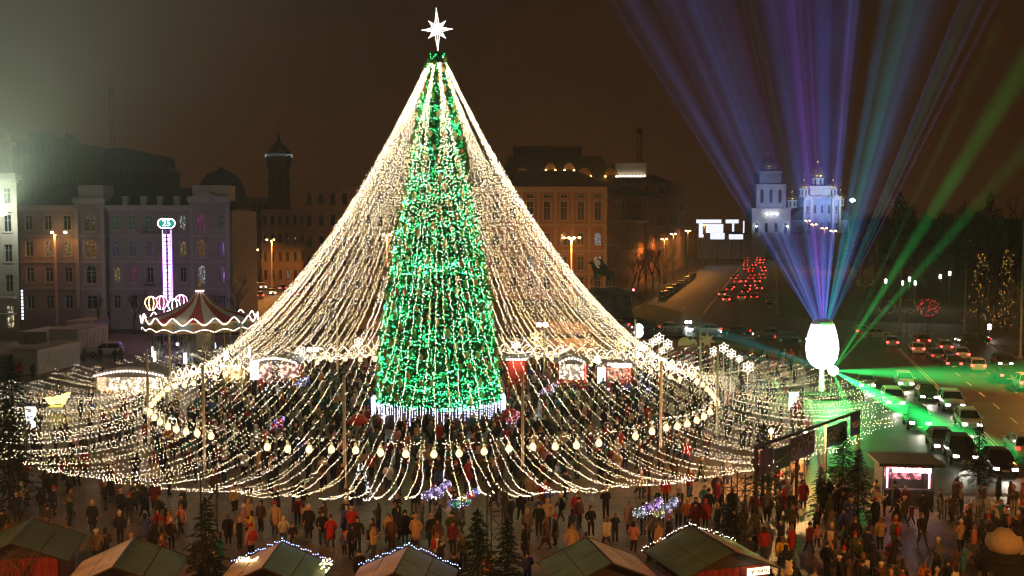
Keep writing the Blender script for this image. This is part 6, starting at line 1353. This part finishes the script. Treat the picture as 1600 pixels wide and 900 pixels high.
def inside(x, y):
    """how crowded a spot of the square is (0..1)"""
    r = math.hypot(x - TX, y - TY)
    if r < 6.5: return 0
    for hx, hy, hw in ((-22.2, 45.6, 3), (-16.4, 42.6, 3), (-10.1, 42.2, 2.8), (-4.6, 41.6, 2.8), (3.7, 42.8, 2.8), (8.8, 44.4, 3), (6.4, 43.4, 1.5), (22.6, 46.2, 1.5), (kp.x, kp.y + 1, 2.4), (-1.4, 43.5, 1.2), (-13.6, 44.5, 1.4), (ex + .6, EY, 4), (CX, CY, 7.2), (6.2, 103, 2.6), (10.7, 103, 2.4), (-27.7, 103, 2.2), (-23.7, 103.5, 3), (.5, 102, 2), (-35.2, 96, 4), (9.2, 99, 1), (11, 99, 1), (13.4, 99, 1)):
        if (x - hx) ** 2 + (y - hy) ** 2 < hw * hw: return 0
    px = 800 + x / y * 1600
    if r < 23.4: return .95
    if r < 31: return .34
    road = (Vector((x, y, 0)) - RC).dot(SN)
    if road > -14 and y > 62: return 0
    if px > 1195 and y < 76: return .9 if y < 60 else .6
    if y < 58: return .3 if px < 1150 else .6
    if y > 100 and px > 1120: return .4
    if px < 300 and y > 100: return .06
    if px < 260 and y < 70: return .4
    return .22
cand = []
for _ in range(60000):
    x = pr.uniform(-45, 48); y = pr.uniform(41.5, 128)
    px = 800 + x / y * 1600; py = 350 + 17 * 1600 / y
    if px < -10 or px > 1620 or py > 990: continue
    if pr.random() > inside(x, y) * .6: continue
    if not free(x, y, .62): continue
    take(x, y); cand.append((x, y))
    if len(cand) > 1500: break
cand.sort(key=lambda q: q[1])
MARKS = [('the bottom firs', P(765, 350, 44)), ('the blue-lit hut', Vector((-4.6, 45, 0))), ('the brown-roofed hut', Vector((-10.2, 46, 0))), ('the left fir', Vector((-13.6, 46, 0))), ('the straw-roofed hut', Vector((3.7, 46.5, 0))), ('the sign hut', Vector((8.9, 48.5, 0))), ('the banner gate', Vector((18.6, 62, 0))), ('the lit kiosk', kp), ('the picket fence', fp0), ('the lattice tower', P(776, 350, 50)),
         ('the left front pole', TC + Vector((-4.3, -23.4, 0))), ('the right front pole', TC + Vector((7, -22.7, 0))), ('the small lit fir', P(560, 350, 62)), ('the left edge fir', P(3, 350, 60)), ('the lower left hut', Vector((-18, 47, 0))), ('the far right pole', TC + Vector((16.8, -16.8, 0))), ('the far left pole', TC + Vector((-14.7, -18.7, 0))), ('the tree base', TC + Vector((0, -6, 0))), ('the gate fir', P(1198, 350, 61)), ('the kiosk fir', P(1350, 350, 57)), ('the panda figure', Vector((22.5, 46, 0)))]
cw = ['black'] * 9 + ['navy'] * 5 + ['brown'] * 4 + ['grey'] * 4 + ['olive'] * 3 + ['beige'] * 3 + ['red'] * 2 + ['white', 'pink', 'burgundy', 'burgundy', 'orange', 'teal', 'blue']
CRB = {k: MB() for k in ('a',)}; crowd_m = [CO[k] for k in PM_COAT] + [TRO[0], TRO[1], SKIN, SHOE] + HAIR
ci = {k: i for i, k in enumerate(PM_COAT)}; nC = len(ci)
LV = {p: ([v.co.copy() for v in m.vertices], [(tuple(f.vertices), f.material_index) for f in m.polygons]) for p, m in LOW.items()}
n_ind = 300 - NP[0]
cwd = CRB['a']
for i, (x, y) in enumerate(cand):
    c = pr.choice(cw); ps = pr.choices(POSES, (4, 3, 3, 3))[0]; ht = pr.choices(('hair', 'knitted hat', 'hood', 'cap'), (5, 5, 2, 1))[0]; hc = pr.choice(('black', 'grey', 'white', 'red', 'beige', 'pink', 'navy', 'brown'))
    h = pr.uniform(.92, 1.06) if pr.random() > .09 else pr.uniform(.62, .75); rz = (math.atan2(TY - y, TX - x) + PI / 2 + pr.gauss(0, .7)) if pr.random() < .7 else pr.uniform(0, 6.28); lg = pr.random() < .35
    if i < n_ind:
        mk = min(MARKS, key=lambda q: (q[1].x - x) ** 2 + (q[1].y - y) ** 2); d = Vector((x - mk[1].x, y - mk[1].y)); rel = ('left of' if d.x < 0 else 'right of') if abs(d.x) > abs(d.y) else ('behind' if d.y > 0 else 'in front of')
        dn = 'just ' if d.length < 2.5 else ('' if d.length < 6 else 'well ')
        lab = 'person in %s %s%s %s %s%s %s' % (c, 'coat' if lg else 'jacket', {'hair': '', 'hood': ' hooded', 'cap': ' and cap', 'knitted hat': ' and %s hat' % hc}[ht], {'stand': 'standing', 'walk': 'walking', 'phone': 'with raised hands', 'pocket': 'hands in pockets'}[ps], dn, rel, mk[0])
        if len(lab.split()) > 15: lab = lab.replace(' just ', ' ').replace(' well ', ' ').replace(' hands in pockets', '').replace(' with raised hands', '')
        person(lab if h > .8 else lab.replace('person', 'small person', 1), (x, y, .014), rz, c, ps, ht, hc, pr.choice((0, 0, 1, 2)), h, lg, pr.random() < .12)
    else:
        vs, fs = LV[ps]; M_ = Matrix.Translation((x, y, .014)) @ Matrix.Rotation(rz, 4, 'Z') @ Matrix.Scale(h, 4); o = len(cwd.v); cwd.v += [tuple(M_ @ v) for v in vs]
        mp = {0: ci[c], 1: nC + pr.choice((0, 1)), 2: nC + 2, 3: nC + 3}
        for f, m in fs: cwd.f.append(tuple(k + o for k in f)); cwd.m.append(mp[m])
        hb = HATB[ht]; o = len(cwd.v); cwd.v += [tuple(M_ @ Vector(v)) for v in hb.v]; hmi = ci[c] if ht == 'hood' else (nC + 4 + pr.choice((0, 0, 1)) if ht == 'hair' else ci[hc])
        for f in hb.f: cwd.f.append(tuple(k + o for k in f)); cwd.m.append(hmi)
        if lg:
            o = len(cwd.v); cwd.v += [tuple(M_ @ Vector(v)) for v in SKB.v]
            for f in SKB.f: cwd.f.append(tuple(k + o for k in f)); cwd.m.append(ci[c])
tag(cwd.build('crowd', crowd_m, None, True), 'dense crowd in dark winter coats around the tree', 'crowd', kind='stuff')
# ---------------------------------------------------------------- balloon bunches
bme_ = MB(); bme_.lathe([(.02, -.24), (.13, -.2), (.21, -.1), (.24, .02), (.2, .14), (.1, .22), (.01, .24)], 12)
def balloons(label, px, py, Y, cols, w=.75, hh=.4):
    p = P(px, py, Y); o = thing('balloon_bunch', label, 'balloons', (p.x, Y, .014))
    for i in range(9):
        a = i * 2.4; r = w * math.sqrt(i / 9); c = cols[i % len(cols)]
        q = (r * math.cos(a), r * math.sin(a) * .5, p.z + hh * math.sin(a * 1.7) * (i / 9 + .2))
        me = bme_.mesh('balloon', lit_pane('balloon_%02d%02d%02d' % tuple(int(k * 99) for k in c), c, 1.3, 5), True); b = link('balloon', me, o, q)
        mb = MB()
        for k in range(8): u = pr.uniform(-1, 1); t = pr.uniform(0, 6.28); s_ = math.sqrt(1 - u * u) * .25; mb.octa((s_ * math.cos(t), s_ * math.sin(t), u * .25), .018)
        tag(mb.build('led_string', glow('balloon_led_blue' if i % 2 else 'balloon_led_white', (.5, .4, 1) if i % 2 else (.9, .85, 1), 6), b), kind='stuff')
        mb = MB(); mb.tube([(q[0], q[1], q[2] - .24), (0, 0, max(.9, p.z - 1.2))], .006, 3); mb.build('ribbon', WHP, o)
    mb = MB(); mb.tube([(0, 0, 0), (0, 0, max(.9, p.z - 1.2))], .01, 4); mb.build('stick', WHP, o)
LIL = (.5, .38, .8); balloons('bunch of lilac lit balloons in front of the ring', 679, 770, 54.5, [LIL, (.6, .45, .85)]); balloons('bunch of many-coloured lit balloons right of the lilac ones', 722, 783, 54, [(.2, .3, .8), (.7, .1, .1), (.7, .55, .1), (.1, .5, .25)])
balloons('bunch of pink and white lit balloons, left of a pair', 1010, 797, 53, [(.8, .4, .55), (.5, .6, .6), (.6, .3, .8)]); balloons('bunch of pink and yellow lit balloons, right of a pair', 1038, 797, 53, [(.8, .4, .55), (.7, .6, .2), (.5, .5, .7)], .6)
balloons('small bunch of violet balloons above the left ring bulbs', 433, 663, 72, [(.4, .2, .8), (.6, .05, .05)], .35, .3); balloons('bunch of red and clear balloons right of the tree', 856, 610, 84, [(.6, .1, .1), (.5, .5, .6)], .8, .5); balloons('bunch of blue balloons left of the tree', 470, 598, 88, [(.3, .3, .8), (.5, .5, .7)], .5, .3); balloons('clear balloons with violet lights right of the icicle skirt', 800, 655, 74, [(.6, .06, .06), (.7, .1, .1)], .4, .3)
# spotted toadstool figures by the tree
for i, (px, py) in enumerate(((560, 678), (797, 668))):
    p = G(px, py + 10); o = thing('toadstool', 'red spotted toadstool decoration %s of the tree' % ('left', 'right')[i], 'toadstool', (p.x, p.y, .012))
    mb = MB(); mb.lathe([(.3, 0), (.24, .5), (.2, 1.0), (.2, 1.3)], 10); mb.build('stem', mat('toadstool_stem', (.6, .55, .45), .8), o, True); mb = MB(); mb.lathe([(.2, 1.25), (.85, 1.3), (.8, 1.6), (.5, 1.95), (.05, 2.1)], 14); cp_ = mb.build('cap', mat('toadstool_red', (.5, .03, .03), .5), o, True)
    for k in range(12): a = k * 2.4; t = .25 + .6 * ((k * .37) % 1); mb = MB(); mb.lathe([(.07, -.02), (.06, .02), (.01, .03)], 7, (.8 * t * math.cos(a), .8 * t * math.sin(a), 2.06 - .42 * t * t * 1.2 - .02)); mb.build('spot', mat('spot_white', (.7, .66, .6), .7), cp_)
# yellow lit dragon-like swing ride at the left under the strings
p = P(90, 622, 92); o = thing('light_sculpture', 'yellow glowing animal figure on a white plinth at the left', 'light sculpture', (p.x, 92, .012))
part_box(o, 'plinth', (0, 0, max(.5, p.z - 1.1) / 2), (1.6, 1.2, max(.5, p.z - 1.1)), mat('plinth_white', (.7, .66, .6), .6)); zz = max(.5, p.z - 1.1)
link('figure', skin('figure', [((-.7, 0, zz + .5), .3), ((0, 0, zz + .55), .36), ((.6, 0, zz + .75), .28), ((.95, 0, zz + 1.15), .16), ((1.2, 0, zz + 1.2), .12), ((-.6, 0, zz + .1), .13), ((.5, 0, zz + .15), .13), ((-1.1, 0, zz + .8), .1)], [(0, 1), (1, 2), (2, 3), (3, 4), (0, 5), (2, 6), (0, 7)], glow('yellow_figure', (1, .85, .12), 3.5), 1), o)
# panda inflatable costume
pd = thing('panda_figure', 'big black and white panda figure cut by the lower right corner', 'costume figure', (22.6, 46.2, .014), R(150))
PB = mat('panda_black', (.015, .015, .016), .95, .2, 6); PW = mat('panda_white', (.5, .42, .31), .95, .1, 6)
mb = MB(); mb.lathe([(.5, .2), (.85, .6), (.95, 1.1), (.8, 1.6)], 16); mb.build('belly', PB, pd, True); mb = MB(); mb.lathe([(.81, 1.55), (.86, 1.7), (.7, 1.9), (.4, 1.98)], 16); mb.build('shoulders', PB, pd, True)
mb = MB(); mb.lathe([(.3, 1.9), (.68, 2.05), (.82, 2.4), (.72, 2.75), (.4, 2.98), (.03, 3.05)], 16); hd2 = mb.build('head', PW, pd, True)
for s_ in (-1, 1):
    mb = MB(); mb.lathe([(.02, -.2), (.2, -.12), (.24, .05), (.15, .2), (.02, .26)], 10, (s_ * .58, .05, 2.98)); mb.build('ear', PB, hd2, True)
    mb = MB(); mb.lathe([(.02, -.2), (.15, -.1), (.17, .05), (.02, .18)], 9, (s_ * .32, -.66, 2.5)); mb.build('eye_patch', PB, hd2, True)
    mb = MB(); mb.tube([(s_ * .7, 0, 1.75), (s_ * 1.05, -.15, 1.3), (s_ * 1.0, -.4, .95)], [.3, .27, .2], 9); mb.build('arm', PB, pd, True); mb = MB(); mb.tube([(s_ * .4, 0, .7), (s_ * .45, 0, .3), (s_ * .45, -.1, 0)], [.4, .34, .32], 9); mb.build('leg', PB, pd, True)
mb = MB(); mb.lathe([(.02, -.1), (.14, 0), (.02, .1)], 8, (0, -.84, 2.3)); mb.build('nose', PB, hd2, True)
# ================================================================ misty air
def haze(dens, aniso=.35):
    mb = MB(); mb.box((0, 400, 64), (1500, 900, 130))
    m = bpy.data.materials.new('mist'); m.use_nodes = True; n = m.node_tree; n.nodes.clear()
    v = n.nodes.new('ShaderNodeVolumePrincipled'); v.inputs['Density'].default_value = dens; v.inputs['Color'].default_value = (.95, .95, .95, 1)
    v.inputs['Anisotropy'].default_value = aniso
    o = n.nodes.new('ShaderNodeOutputMaterial'); n.links.new(v.outputs[0], o.inputs['Volume'])
    return tag(mb.build('haze', m), kind='stuff')
haze(.00062)
